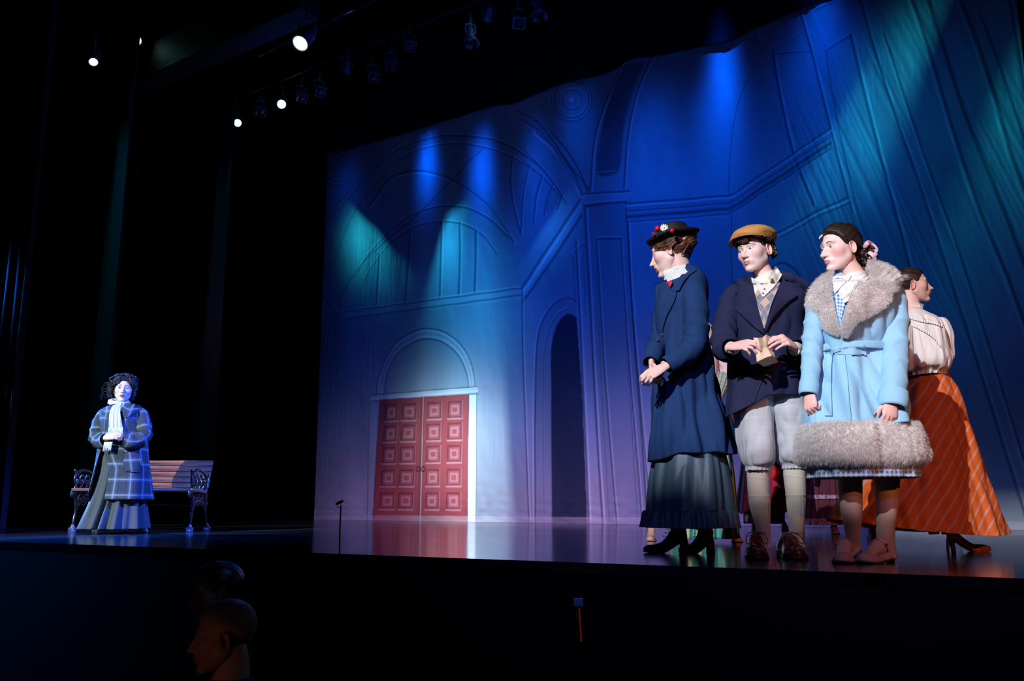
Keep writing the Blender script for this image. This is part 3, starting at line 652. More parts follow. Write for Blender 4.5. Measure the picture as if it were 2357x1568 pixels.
tc_ = DA+DU*1; aimc = lambda px, py, Y, s, z: tuple(dpt(s, z)-at(px, py, Y))
BY = lambda px: 14.9+(10.9-14.9)*(px-520)/740
lamp(547, 283, BY(547), (.35, -.9, -.35), .065, .24, 'small lit lamp at the left end of the row, above the dark curtains', ((.35, .95, 1), 9), gel=False)
lamp(648, 240, BY(648), (.15, -.95, -.40), .072, .26, 'round lit cyan-white lamp in the row, second brightest', ((.5, 1, 1), 12), gel=False)
lamp(215, 143, 9.4, (.3, -.5, -.8), .048, .22, 'leftmost lit lamp high over the dark wing', ((.4, .9, .9), 7), gel=False)
lamp(315, 93, 12.3, (.6, -.6, -.25), .07, .22, 'lit lamp second from the left, tucked at the overhead beam', ((.35, .9, .8), 6), gel=False)
for i, (px, py, wd) in enumerate(((603, 257, 'unlit lamp between the two lit lamps at the left of the row'), (697, 224, 'unlit lamp just right of the round lit lamp'), (738, 211, 'unlit lamp, second to the right of the round lit lamp'),
                   (860, 178, 'unlit lamp hanging low near the middle of the row'), (900, 150, 'unlit lamp at the middle of the row, right of the low one'), (945, 106, 'unlit boxy lamp right of the middle of the row'), (1195, 52, 'unlit framed lamp near the right end of the row'))):
    lamp(px, py, BY(px), (.1+.2*(i % 2), -.55, -.8) if i > 2 else (.35, -.45, -.55), .07, .2, wd)
for px, py, wd in ((1084, 92, 'blue-lit tubular lamp hanging in the right part of the row'), (1240, 28, 'blue-lit tubular lamp at the right end of the row')):
    lamp(px, py, BY(px), (.10, -.25, -1), .06, .30, wd, gel=False, barn=True)
for px, py, wd in ((1121, 47, 'lamp showing only a bright blue-white sliver, right of the row'), (797, 166, 'lamp showing only a small bright sliver, left of the row middle')):
    lamp(px, py, BY(px), (-.2, .55, -.5), .07, .2, wd, ((.25, .55, 1), 10 if px > 1000 else 5), gel=False)
if LIGHTS:
    for px, py, p in ((650, 330, 5), (1000, 190, 7), (1180, 130, 10), (690, 200, 7)):  # added blue point lights, standing in for spill, so the lamp bodies show
        l = bpy.data.lights.new('rig_fill', 'POINT'); l.color = (.03, .12, 1); l.energy = p; l.shadow_soft_size = .02
        o = bpy.data.objects.new('rig_fill', l); COL.objects.link(o); o.location = Vector(at(px, py, (BY(px) if py != 200 else 10.3)-1.0))

# ---------------------------------------------------------------- bench
def bench():
    Yf = 8.78; A = ground(166, 1225); B = ground(436, 1225); x0, x1 = A[0], B[0]; Yf = A[1]; cx = (x0+x1)/2; H = .395; D = .44
    t = thing('park_bench', (cx, Yf+D/2, 0), 'slatted wooden park bench with ornate black iron ends behind the woman in plaid', 'bench')
    mi = mat('black_iron', (.008, .010, .014), .22, spec=.8, bump=(90, .5, .002)); mw = mat('bench_wood', (.42, .13, .045), .45, var=(9, (.50, .19, .07)))
    for sx in (x0, x1):
        mb = MB(); P = lambda y, z: (sx, Yf+y, z)
        def T(pts, r, n=24): tube(mb, [P(*p) for p in pts], [r]*len(pts) if np.isscalar(r) else r, 10, n)
        T([(.0, .0), (.005, .10), (.03, .20), (.02, .30), (-.02, .37), (-.01, .40), (.05, .41)], [.014, .012, .014, .018, .02, .018, .014], 40)
        T([(.50, .0), (.45, .10), (.40, .20), (.38, .32), (.40, .41), (.46, .55), (.52, .66), (.55, .705)], [.014, .012, .014, .017, .018, .016, .014, .012], 50)
        T([(.03, .20), (.10, .27), (.20, .30), (.30, .27), (.40, .20)], .011, 30)
        T([(-.02, .385), (.10, .392), (.25, .385), (.40, .38)], .013, 20)
        T([(-.045, .60), (-.03, .565), (.0, .56), (.03, .575), (.12, .60), (.25, .59), (.38, .55), (.46, .53)], [.012, .016, .018, .016, .015, .014, .013, .012], 50)
        T([(-.02, .56), (-.035, .50), (-.01, .45), (-.02, .40)], .013, 20)
        T([(-.03, .385), (-.065, .375), (-.075, .345), (-.05, .33)], [.016, .018, .016, .012], 20)
        r_ = random.Random(5 if sx == x0 else 6)
        for k in range(16):                   # scrollwork under the arm and below the seat
            y = .03+.40*((k % 8)/7.0); z0, z1 = (.40, .57) if k < 8 else (.24, .38)
            if k >= 8 and (y < .05): continue
            s = 1 if k % 2 else -1; T([(y-.02*s, z0+.01), (y+.025*s, z0+(z1-z0)*.3), (y-.022*s, z0+(z1-z0)*.6), (y+.018*s, z1-.015)], .007, 18)
            c_ = (y, z0+(z1-z0)*.5); T([(c_[0]+.022*math.cos(a), c_[1]+.022*math.sin(a)) for a in np.linspace(0, 5.4, 9)], .006, 22)
        for k in range(5):
            a = k/4; T([(.41+.09*a, .44+.2*a), (.45+.09*a, .47+.19*a), (.42+.09*a, .50+.19*a)], .008, 12)
        fr = mb.build('end_frame', mi, t)
        for y in (.0, .50):
            mb = MB(); box(mb, (sx, Yf+y, .022), (.030, .030, .022), bev=.006); tube(mb, [P(y, .04), P(y*.99, .075)], [.026, .012], 12, 6); mb.build('foot', mat('iron_foot_lit', (.10, .11, .13), .3, spec=.7), fr)  # feet paler than the frame: the white light on them is in the colour
    W = (x1-x0)/2+.02
    for k in range(6):
        mb = MB(); box(mb, (cx, Yf-.02+k*.074, H+.012-(.008 if k > 3 else 0)), (W, .033, .011), bev=.004); mb.build('seat_slat', mw, t)
    a = math.atan2(.09, .25)
    for k in range(5):
        z = .455+k*.058; y = .425+(z-.42)*.36; R = np.array([[1, 0, 0], [0, math.cos(a), math.sin(a)], [0, -math.sin(a), math.cos(a)]])
        mb = MB(); box(mb, (cx, Yf+y-.015, z), (W, .010, .026), R, bev=.004); mb.build('back_slat', mw, t)
    mb = MB(); tube(mb, [(x0, Yf+.3, .24), (cx, Yf+.25, .262), (x1, Yf+.2, .25)], [.006]*3, 8); mb.build('tie_rod', mi, t)
bench()

# ---------------------------------------------------------------- microphone in front of the stage edge
def mic():
    e = ground(782, 1277.5); p = e-EN*.07; t = thing('microphone_stand', (p[0], p[1], -1.9), 'thin black microphone stand rising in front of the stage edge left of the trio', 'microphone stand')
    mk_ = mat('mic_black', (.004, .004, .005), .5); Y = p[1]; r = 3.1
    tp = at(785, 1163, Y); mb = MB(); tube(mb, [(p[0], p[1], -1.88), (p[0], p[1], -.5), at(780, 1300, Y), at(782, 1230, Y), at(784, 1180, Y), tp], [.009, .008, .0045, .0042, .004, .0036], 12, 60); mb.build('pole', mk_, t)
    mb = MB(); tube(mb, [(p[0], p[1], -1.9), (p[0], p[1], -1.885), (p[0], p[1], -1.87)], [.13, .13, .02], 28, 8, lin=True); mb.build('base', mk_, t)
    mb = MB(); a = at(773, 1161, Y); b = at(790, 1153, Y); u = (b-a)/np.linalg.norm(b-a); m_ = (a+b)/2
    ball(mb, m_, (np.linalg.norm(b-a)*.56, .012, .008), 24, 12, np.stack([u, [0, 1, 0], np.cross(u, [0, 1, 0])], 1)); mb.build('capsule', mk_, t)
    mb = MB(); tube(mb, [at(774, 1166, Y), at(779, 1169, Y), at(786, 1165, Y)], [.0015]*3, 8); mb.build('shock_mount', mat('mic_wire', (.1, .09, .1), .4), t)
mic()
def pit_tube():
    Y = 2.3; t = thing('stand_tube', at(1336, 1470, Y), 'slim upright tube with a reddish strip and blue cap in the dark pit', 'stand light')  # unidentified glinting object; its gleam is put in as weak emission
    mb = MB(); tube(mb, [at(1333, 1392, Y), at(1336, 1430, Y), at(1342, 1480, Y), at(1344, 1640, Y)], [.009, .009, .009, .008], 16, 20); mb.build('tube_body', mat('tube_dark', (.02, .02, .04), .15, spec=.8), t)
    mb = MB(); tube(mb, [at(1331, 1378, Y), at(1332, 1394, Y)], [.0115, .0115], 16, 4); mb.build('cap', mat('tube_cap', (.02, .04, .25), .3, emit=((.02, .04, .3), .16)), t)
    mb = MB(); tube(mb, [at(1333, 1400, Y-.010), at(1335, 1432, Y-.010), at(1338, 1477, Y-.010)], [.0018]*3, 8); mb.build('strip', mat('tube_strip', (.3, .04, .03), .4, emit=((.5, .06, .03), .12)), t)
pit_tube()
# ================================================================= PEOPLE: heads, hands, feet
def smin(a, b, k):
    h = np.clip(.5+.5*(b-a)/k, 0, 1); return b*(1-h)+a*h-k*h*(1-h)
def smax(a, b, k): return -smin(-a, -b, k)
def ell(P, c, r):
    q = (P-np.array(c))/np.array(r); l = np.linalg.norm(q, axis=-1); g = np.linalg.norm(q/np.array(r), axis=-1)+1e-9; return l*(l-1)/g
def cap_(P, a, b, ra, rb):
    a = np.array(a); b = np.array(b); d = b-a; t = np.clip(((P-a)@d)/(d@d), 0, 1); return np.linalg.norm(P-a-t[..., None]*d, axis=-1)-(ra+(rb-ra)*t)
EYE = (.0305, .0690, .0); ER = .0125
def head_sdf(P, o):
    Q = P.copy(); Q[..., 0] = abs(Q[..., 0]); jw = o.get('jaw', 1.0); mo = o.get('mouth', 0.0)
    d = ell(Q, (0, -.014, .034), (.0735, .094, .083))
    d = smin(d, ell(Q, (0, .028, -.024), (.0635, .058, .070)), .03)                 # face
    d = smin(d, cap_(Q, (.047*jw, .000, -.052), (.012, .062, -.100-mo*.6), .020, .0135), .026)   # jaw
    d = smin(d, ell(Q, (0, .074, -.101-mo), (.021, .0165, .0145)), .014)           # chin
    d = smin(d, ell(Q, (0, .030, -.068), (.044, .045, .034)), .02)
    d = smin(d, ell(Q, (.043, .050, -.022), (.020, .020, .020)), .024)             # cheekbone
    d = smin(d, cap_(Q, (.0, .079, .020), (.038, .070, .021), .011, .010), .013)   # brow
    d = smax(d, -ell(Q, (.0315, .096, .001), (.0175, .0205, .0115)), .010)         # socket
    nt = o.get('nose', 1.0); tip = np.array([0, .1085+.006*(nt-1), -.036-.006*(nt-1)])
    d = smin(d, cap_(Q, (0, .080, .010), (0, .092, -.012), .0068, .0075), .008)
    d = smin(d, cap_(Q, (0, .092, -.012), tip, .0072, .0088), .006)
    d = smin(d, np.linalg.norm(Q-tip, axis=-1)-.0098, .004)
    d = smin(d, ell(Q, (.0112, .0960, -.040), (.0066, .0110, .0066)), .009)
    d = smin(d, cap_(Q, (0, .086, -.046), (0, .088, -.058), .010, .010), .012)     # muzzle
    d = smin(d, ell(Q, (0, .072, -.066-mo*.4), (.028, .020, .020)), .012)
    d = smax(d, -cap_(Q, (0, .1010, -.046), (0, .1015, -.055), .0022, .003), .004) # philtrum
    d = smin(d, cap_(Q, (.003, .0935, -.0625), (.0210, .0815, -.0665), .0050, .0024), .004)
    d = smin(d, cap_(Q, (0, .0920, -.0745-mo), (.0190, .0805, -.0700-mo*.6), .0062, .0026), .004)
    d = smax(d, -cap_(Q, (0, .1015, -.0683-mo*.5), (.0225, .0868, -.0683-mo*.4), .0016+mo*.45, .0008+mo*.2), .002)
    d = smax(d, -ell(Q, (0, .1000, -.0870-mo), (.016, .0085, .0045)), .008)        # under the lip
    e = np.array(EYE); d = smin(d, np.linalg.norm(Q-e, axis=-1)-(ER+.0017), .003)
    q = Q-(e+[0, .0105, 0]); ty = np.tan(.10)
    d = smax(d, -ell(Q, e+np.array([.0005, .0110, -.0010]), (.0130, .0098, o.get('eye_h', .0040))), .0012)
    return d
def head_grid(o, nu=230, nv=210, c0=(0, .034, -.022), sdf=None, rmax=.17):
    th = np.arange(nu)/nu*2*math.pi; ph = np.linspace(-math.pi/2, math.pi/2, nv)
    D = np.stack([np.cos(ph)[:, None]*np.cos(th), np.cos(ph)[:, None]*np.sin(th), np.repeat(np.sin(ph)[:, None], nu, 1)], -1)
    c0 = np.array(c0); f = sdf or (lambda P: head_sdf(P, o)); O_ = c0+D*np.array([.048, 0, .052]); D = D*np.array([.42, 1, .42]); D /= np.linalg.norm(D, axis=-1)[..., None]
    # march outwards to the last crossing; the rays run nearly parallel over the face
    rs = np.linspace(.001, rmax, 80); last = np.full(D.shape[:2], .001)
    for r in rs: s = f(O_+D*r) < 0; last = np.where(s, r, last)
    lo = last; hi = last+(rs[1]-rs[0])
    for _ in range(10):
        m = (lo+hi)/2; s = f(O_+D*m[..., None]) < 0; lo = np.where(s, m, lo); hi = np.where(s, hi, m)
    return O_+D*((lo+hi)/2)[..., None], D
def g3(P, c, s): q = (P-np.array(c))/np.array(s); return np.exp(-(q**2).sum(-1))
def skin_col(P, o):
    base = np.array(o.get('skin', (.80, .56, .48))); Q = P.copy(); Q[..., 0] = abs(Q[..., 0]); C = np.broadcast_to(base, P.shape).copy()
    def mx(c, a): nonlocal C; a = np.clip(a, 0, 1)[..., None]; C = C*(1-a)+np.array(c)*a
    mx(np.array([.80, .33, .34])*base.max()/.8, o.get('blush', .5)*g3(Q, (.050, .058, -.026), (.022, .05, .017)))
    mx(base*np.array([1, .78, .78]), .5*g3(Q, (0, .11, -.036), (.016, .02, .012)))
    mx(base*np.array([.62, .50, .52]), .55*g3(Q, (.031, .085, .010), (.017, .03, .0065)))
    mx((.12, .03, .03), 1.3*g3(Q, (.0060, .1020, -.0490), (.0030, .0050, .0020)))  # nostrils: shade of the openings painted dark, no hole carved
    mo = o.get('mouth', 0.0); lip = np.array(o.get('lip', (.62, .16, .18)))
    xx = Q[..., 0]; zc = Q[..., 2]; fr = (P[..., 1] > .070)
    up = fr*np.clip((.0212-xx)/.003, 0, 1)*np.clip((-.0590-xx*.10-zc)/.0018, 0, 1)*np.clip((zc+.0700+mo*.6)/.002, 0, 1)
    dn = fr*np.clip((.0195-xx)/.003, 0, 1)*np.clip((-.0670+mo*.2-zc)/.002, 0, 1)*np.clip((zc+.0815+mo-xx*.22)/.002, 0, 1)
    mx(lip, .9*np.maximum(up, dn)); mx((.16, .03, .04), fr*.9*g3(Q, (0, .09, -.0685-mo*.5), (.0215, .04, .0010+mo*.4)))
    # brows
    br = o.get('brow', (.05, .028, .02)); bz = .0205+.0045*np.sin(np.clip((xx-.010)/.038, 0, 1)*math.pi)-.003*np.clip((xx-.03)/.02, 0, 1)
    w = (.0040-.0022*np.clip((xx-.02)/.03, 0, 1)); a = (P[..., 1] > .04)*np.clip(1.4-abs(zc-bz)/w, 0, 1)*np.clip((xx-.010)/.004, 0, 1)*np.clip((.052-xx)/.006, 0, 1)
    mx(br, .95*np.clip(a, 0, 1))
    e = np.array(EYE); de = np.linalg.norm((Q-(e+[.0005, .011, -.0010]))/np.array([.0150, .03, o.get('eye_h', .0044)+.0016]), axis=-1)
    mx((.10, .05, .05), .75*np.clip(1-abs(de-.93)/.14, 0, 1)*(Q[..., 2] > -.001)*(P[..., 1] > .06)); mx(base*.6, .4*np.clip(1-abs(de-.95)/.15, 0, 1)*(P[..., 1] > .06))
    if o.get('stub'): mx(np.array(o['stub']), np.clip((P[..., 2]-.045-.5*(P[..., 1]-.02))/.03, 0, 1)*.8)
    return C
def ear_mesh(mb, side, o, X):
    nr, na = 16, 44; u = np.linspace(0, 1, nr)[:, None]; a = np.arange(na)/na*2*math.pi
    ox = (.0165+.0030*np.sin(a)-.0015*np.cos(2*a)+.002*(np.sin(a) > 0)*np.sin(a)); oz = .0300-.0035*np.clip(-np.sin(a), 0, 1)*0
    y = -np.cos(a)[None]*u*ox[None]; z = np.sin(a)[None]*u*oz
    z = z-.002; y = y-.18*z*-1*.9
    prof = .0035+.0085*np.exp(-((u-.90)/.10)**2)-.0060*np.exp(-((u-.30)/.28)**2)+.0042*np.exp(-((u-.60)/.07)**2)*(np.cos(a-.5)[None] < .55)+0*a
    lobe = np.clip(-np.sin(a)[None]-.45, 0, 1)*u; prof = prof-.004*lobe
    back = np.clip(-(-np.cos(a)[None]), -1, 1)                   # flare outwards at the rear
    x = .0705+prof+.006*u*np.clip(np.cos(a)[None], 0, 1)
    Pf = np.stack([x, y-.010, z-.010], -1); Pb = np.stack([x-.0048-.004*(1-u), y-.010, z-.010], -1)
    G = np.concatenate([Pf, Pb[::-1]], 0); G[..., 0] *= side
    c = np.array(o.get('skin', (.80, .56, .48)))*np.array([1, .82, .80])
    mb.grid(G@X[:3, :3].T+X[:3, 3], True, 0, None, (False, False), c, flip=side < 0)
def frame(F_, up=(0, 0, 1), roll=0.0):
    """columns: person's right, forward, up"""
    F_ = np.array(F_, float); F_ /= np.linalg.norm(F_); r = np.cross(F_, up); r /= np.linalg.norm(r); u = np.cross(r, F_)
    if roll: c, s = math.cos(roll), math.sin(roll); r, u = r*c+u*s, u*c-r*s
    return np.stack([r, F_, u], 1)
def head(mb, c, yaw, pitch, roll, s, **o):
    """yaw: 0 faces the lens, + turns to the picture's right; returns the 4x4 of the head"""
    y, p = math.radians(yaw), math.radians(pitch)
    Fd = (math.sin(y)*math.cos(p), -math.cos(y)*math.cos(p), math.sin(p)); R = frame(Fd, roll=math.radians(roll))
    X = np.eye(4); X[:3, :3] = R*s; X[:3, 3] = c
    P, D = head_grid(o); col = skin_col(P, o)
    mb.grid(P@X[:3, :3].T+c, True, 0, None, (False, False), col.reshape(-1, 3))
    for sd in (-1, 1): ear_mesh(mb, sd, o, X)
    gz = np.array(o.get('gaze', (0, 1, 0)), float); gz /= np.linalg.norm(gz)
    for sd in (-1, 1):                          # eyeballs with iris
        e = np.array(EYE)*[sd, 1, 1]; nu_, nv_ = 28, 26; R2 = frame(gz); th = np.arange(nu_)/nu_*2*math.pi; ph = np.linspace(0, math.pi, nv_)
        Dl = np.stack([np.sin(ph)[:, None]*np.cos(th), np.repeat(np.cos(ph)[:, None], nu_, 1), np.sin(ph)[:, None]*np.sin(th)], -1)
        ang = np.degrees(ph)[:, None]+0*th; cw = np.where(ang[..., None] < 12, .005, np.where(ang[..., None] < 29, np.array(o.get('iris', (.06, .05, .04))), np.array([.72, .70, .70])))
        mb.grid((e+(Dl*ER)@R2.T)@X[:3, :3].T+c, True, 1, None, (False, False), cw.reshape(-1, 3))
    return X
def hp(X, p): return X[:3, :3]@np.asarray(p, float)+X[:3, 3]
def hair_cap(mb, X, o, mask, thick=.010, groove=(60, .002), flow=None, seed=0, nu=260, nv=220, extra=None, col=None):
    """hair laid over the skull: offset shell of the head where mask(P) > 0, tucked inside elsewhere"""
    sd = lambda P: head_sdf(P, o) if extra is None else extra(P, head_sdf(P, o))
    P, D = head_grid(o, nu, nv, sdf=sd, rmax=.21); m = np.clip(mask(P), 0, 1); m = m*m*(3-2*m)
    fl = flow(P) if flow is not None else P[..., 0]*1.0
    g = np.sin(fl*groove[0]+1.5*wav(P, 30, seed))*groove[1]+np.sin(fl*groove[0]*2.7+2.2*wav(P, 40, seed+1))*groove[1]*.5+wav(P, 45, seed+2)*groove[1]*.8
    t = -.006+(thick+.006+g)*m; Q = P+D*t[..., None]
    mb.grid(Q@X[:3, :3].T+X[:3, 3], True, 0, None, (False, False), col); return P, D, m
def lock(mb, X, pts, r=.004, n=26, nu=8, curl=0.0, k=3.0, flat=.6, seed=0):
    pts = resample(np.array(pts, float), n); t = np.linspace(0, 1, n)
    if curl:
        T, A, B = frames(pts); ph = seed*1.7; e = np.sin(t*math.pi)**.3
        pts = pts+A*(curl*e*np.cos(t*k*6.28+ph))[:, None]+B*(curl*e*np.sin(t*k*6.28+ph))[:, None]
    R = r*np.clip(np.sin(np.clip(t*.9+.08, 0, 1)*math.pi)**.5, .12, 1); W = pts@X[:3, :3].T+X[:3, 3]; s = np.linalg.norm(X[:3, 0])
    tube(mb, W, np.stack([R*s, R*s*flat], 1), nu, n)
MM = {}
mskin = mat('skin', (.8, .56, .48), .52, vcol=True, spec=.35, bump=(320, .15, .0006))
mskin.node_tree.nodes['Principled BSDF'].inputs['Subsurface Weight'].default_value = .12
mskin.node_tree.nodes['Principled BSDF'].inputs['Subsurface Scale'].default_value = .012
mskin.node_tree.nodes['Principled BSDF'].inputs['Subsurface Radius'].default_value = (1, .35, .2)
meye = mat('eye', (.7, .7, .7), .12, vcol=True, spec=.6)
BODY = [mskin, meye]
def remeshed(mb, voxel, smooth=4):
    ob = mb.build('tmp', []); md = ob.modifiers.new('r', 'REMESH'); md.mode = 'VOXEL'; md.voxel_size = voxel
    s = ob.modifiers.new('s', 'SMOOTH'); s.iterations = smooth; s.factor = .5
    dg = bpy.context.evaluated_depsgraph_get(); me = bpy.data.meshes.new_from_object(ob.evaluated_get(dg))
    V = np.zeros(len(me.vertices)*3, np.float32); me.vertices.foreach_get('co', V); Fc = [list(p.vertices) for p in me.polygons]
    bpy.data.objects.remove(ob); bpy.data.meshes.remove(me); return V.reshape(-1, 3).astype(float), Fc
def rot(ax, a):
    ax = np.asarray(ax, float); ax /= np.linalg.norm(ax); K = np.array([[0, -ax[2], ax[1]], [ax[2], 0, -ax[0]], [-ax[1], ax[0], 0]]); return np.eye(3)+math.sin(a)*K+(1-math.cos(a))*K@K
HC = {}
def hand(mb, wrist, fwd, back, thumb_sign, curls, thumb=((.75, .62, -.15), (.25, .95, -.25), (.1, .9, -.4)), s=1.0, spread=6, skin=(.80, .52, .45), arm=None):
    """wrist: world point; fwd: towards the knuckles; back: out of the back of the hand; thumb_sign +-1: side of (fwd x back)"""
    h = MB(); bx = [.0275, .0095, -.0095, -.0265]; by = [.088, .093, .089, .080]; Ls = [(.042, .026, .021), (.046, .030, .022), (.043, .028, .022), (.033, .021, .019)]
    r0 = [.0088, .0090, .0086, .0077]
    for i in range(4):
        p = np.array([bx[i], by[i], 0]); d = rot((0, 0, 1), math.radians(-spread*(1.5-i)*.5))@np.array([0, 1.0, 0]); pts = [p-d*.03, p]; R = [r0[i]*1.05, r0[i]*1.1]
        ang = 0
        for j in range(3):
            ang += curls[i][j]; dd = d*math.cos(math.radians(ang))+np.array([0, 0, -1])*math.sin(math.radians(ang)); q = p+dd*Ls[i][j]
            pts += [p+dd*Ls[i][j]*.5, q]; R += [r0[i]*(.96-.10*j), r0[i]*(1.0-.11*j) if j < 2 else r0[i]*.62]; p = q
        tube(h, pts, R, 14, 34)
    p = np.array([.018, .022, -.006]); pts = [p-[.006, .01, 0], p]; R = [.012, .0145]
    for j, (L, rr) in enumerate(((.044, .0118), (.032, .0100), (.026, .0062))):
        d = np.array(thumb[j], float); d /= np.linalg.norm(d); q = p+d*L; pts += [p+d*L*.5, q]; R += [rr*1.1, rr]; p = q
    tube(h, pts, R, 14, 30)
    tube(h, [(0, -.028, 0), (0, -.008, 0), (0, .02, 0), (.001, .055, -.001), (.0005, .082, -.001), (0, .093, 0)], [(.024, .019), (.0265, .0175), (.033, .0165), (.0385, .0155), (.040, .0125), (.034, .009)], 30, 26, ref=(1, 0, 0))
    V, Fc = remeshed(h, .0021, 3)
    f = np.array(fwd, float); f /= np.linalg.norm(f); b = np.array(back, float); b -= f*(b@f); b /= np.linalg.norm(b); x = np.cross(f, b)*thumb_sign
    R3 = np.stack([x, f, b], 1)*s; V2 = V@R3.T+np.asarray(wrist)
    col = np.broadcast_to(np.array(skin), V.shape).copy()
    kn = sum(g3(V, (bx[i], by[i], .008), (.009, .009, .01)) for i in range(4)); tipm = np.clip((V[:, 1]-.10)/.05, 0, 1)*.2
    col = col*(1-(.30*np.clip(kn, 0, 1)+tipm)[:, None]*np.array([.05, .45, .40]))
    mb.add(V2, [q if np.linalg.det(R3) > 0 else q[::-1] for q in Fc] if False else np.array([q[:4] for q in Fc if len(q) == 4])[:, ::(1 if np.linalg.det(R3) > 0 else -1)], 0, None, col)
    return R3
def shoe(mb, heel, toe, width, hgt, heel_h=.012, n=44, nu=28, sole=.006, point=.5, mi=0, mis=1, upper=True, low=None):
    """shoe from the heel's ground point to the toe's; hgt: list of (t, height) of the upper; returns axes"""
    heel = np.asarray(heel, float); toe = np.asarray(toe, float); L = np.linalg.norm(toe-heel); u = (toe-heel)/L; v = np.cross([0, 0, 1.0], u)
    t = np.linspace(0, 1, n); wt = np.interp(t, [0, .06, .2, .42, .68, .86, .95, 1], [.35, .62, .74, .70, 1.0, .86-.12*point, .60-.15*point, .16])*width/2
    hh = hermite([a for a, b in hgt], [b for a, b in hgt], t)[:, 0]; base = heel_h*np.clip(1-np.clip((t-.18)/.42, 0, 1), 0, 1)**1.3*(t > 0)+.0+.006*np.clip((t-.85)/.15, 0, 1)
    a = np.arange(nu)/nu*2*math.pi; P = np.zeros((n, nu, 3))
    for i in range(n):
        c, s = np.cos(a), np.sin(a); x = np.sign(c)*abs(c)**.75*wt[i]; z = np.where(s > 0, abs(s)**.8*(hh[i]), -abs(s)**.5*.0)
        x = x*(1-.22*np.clip(z/max(hh[i], .02), 0, 1)); P[i] = heel+u*(t[i]*L)+v*x[:, None]; P[i, :, 2] = heel[2]+base[i]+sole+z
    mb.grid(P, True, mi, None, (True, True))
    Q = np.zeros((n, nu, 3))
    for i in range(n):
        c, s = np.cos(a), np.sin(a); x = np.sign(c)*abs(c)**.6*(wt[i]+.003); z = np.where(s > 0, sole, 0); Q[i] = heel+u*(t[i]*L*1.012-.002)+v*x[:, None]; Q[i, :, 2] = heel[2]+base[i]+z
    mb.grid(Q, True, mis, None, (True, True))
    if heel_h > .015:
        b = heel+u*L*.11; top = heel_h+.004
        tube(mb, [b+[0, 0, top], b+u*.0+[0, 0, top*.6], b+u*.004+[0, 0, .012], b+u*.004+[0, 0, .0]], [(width*.30, width*.36), (width*.17, width*.20), (width*.15, width*.17), (width*.17, width*.19)], 18, 18, ref=u, mi=mis, lin=False)
    return u, v, L
# ================================================================= GARMENT HELPERS
mwool = mat('navy_wool', (.010, .030, .105), .85, bump=(500, .4, .001), spec=.12, var=(260, (.016, .048, .150), .25))
mpea = mat('dark_navy_wool', (.014, .017, .050), .88, bump=(500, .4, .001), spec=.12, var=(300, (.022, .026, .070), .25))
mblue = mat('pale_blue_wool', (.27, .55, .78), .85, bump=(420, .35, .0009), sheen=.15)
mblack = mat('black_felt', (.004, .004, .005), .7, bump=(240, .8, .002), spec=.4)
mleather = mat('black_leather', (.012, .008, .007), .26, spec=.6, bump=(60, .25, .002))
mbrown = mat('brown_leather', (.085, .018, .012), .20, spec=.7, bump=(50, .2, .0015))
mwhite = mat('white_cotton', (.72, .73, .72), .8, bump=(300, .3, .0006))
mivory = mat('ivory_shirt', (.70, .70, .62), .75, bump=(200, .3, .0006))
mbtn = mat('pewter_button', (.30, .31, .33), .25, metal=.8)
mfur = mat('grey_fur', (.88, .88, .89), .8, var=(30, (.76, .75, .75), .12))
for _m in (mfur,):
    _n = _m.node_tree; _t = _n.nodes.new('ShaderNodeBsdfTranslucent'); _x = _n.nodes.new('ShaderNodeMixShader'); _x.inputs[0].default_value = .5; _t.inputs[0].default_value = (.92, .89, .87, 1)
    _n.links.new(_n.nodes['Principled BSDF'].outputs[0], _x.inputs[1]); _n.links.new(_t.outputs[0], _x.inputs[2]); _n.links.new(_x.outputs[0], _n.nodes['Material Output'].inputs[0])
mfurd = mat('fur_base', (.70, .66, .65), 1.0, var=(30, (.60, .56, .55), .12), bump=(160, .8, .004))
def hairmat(name, c, c2, r=.35): return mat(name, c, r, var=(30, c2, .2), spec=.5, bump=(260, .6, .0012))
mh_b = hairmat('auburn_hair', (.070, .026, .014), (.16, .06, .03)); mh_c = hairmat('brown_hair', (.030, .014, .009), (.075, .034, .02))
mh_d = hairmat('dark_hair', (.012, .009, .008), (.035, .022, .018), .28); mh_a = hairmat('black_hair', (.012, .013, .018), (.035, .035, .045), .4)
def wr(k=10, a=.05, ph=0, c=.5, w=.22, k2=0):
    """sleeve wrinkles round the elbow"""
    def f(v, t):
        q = np.sin(k*3.14*v+1.9*np.cos(t+ph)+.8*np.sin(2*t+ph)+ph); q2 = np.sin(k*2.1*v-2.3*np.cos(t-ph*2)+2*ph)
        a2 = a*1.7
        return 1+a2*1.5*np.exp(-((v-c)/w)**2)*((1-abs(q))**1.6*1.6-.6)+a2*.8*((1-abs(q2))**2-.3)+.02*np.sin(3*t+7*v+ph)
    return f
SKC = (.70, .46, .40)
def crumple(G, amp=.005, sc=14, zs=.45, seed=1, n=9, v0=0.0):
    n_ = vnorm(G); P = G*np.array([1, 1, zs]); w_ = 1-abs(wav(P, sc, seed, 4)); w2 = wav(P, sc*.5, seed+5, 4)
    k = np.clip((np.linspace(0, 1, G.shape[0])-v0)/.06, 0, 1)[:, None]
    return G+n_*((w_-.6)*amp*.8+w2*amp*.45)[..., None]*k[..., None]
def lower_front(G, Y, dz, span=.10, side=0):
    x = G[..., 0]; xr = (x-x.min(1, keepdims=True))/(np.ptp(x, axis=1)[:, None]+1e-9); v = np.linspace(0, 1, G.shape[0])[:, None]
    f = np.clip((Y-G[..., 1])/.05+.5, 0, 1)*(1-abs(2*xr-1)**3) if side == 0 else (1-xr)
    G[..., 2] -= dz*np.clip(1-v/span, 0, 1)*f; return G
def core(mb, pts, rad, nu=20): tube(mb, pts, rad, nu, len(pts)*7, col=SKC)
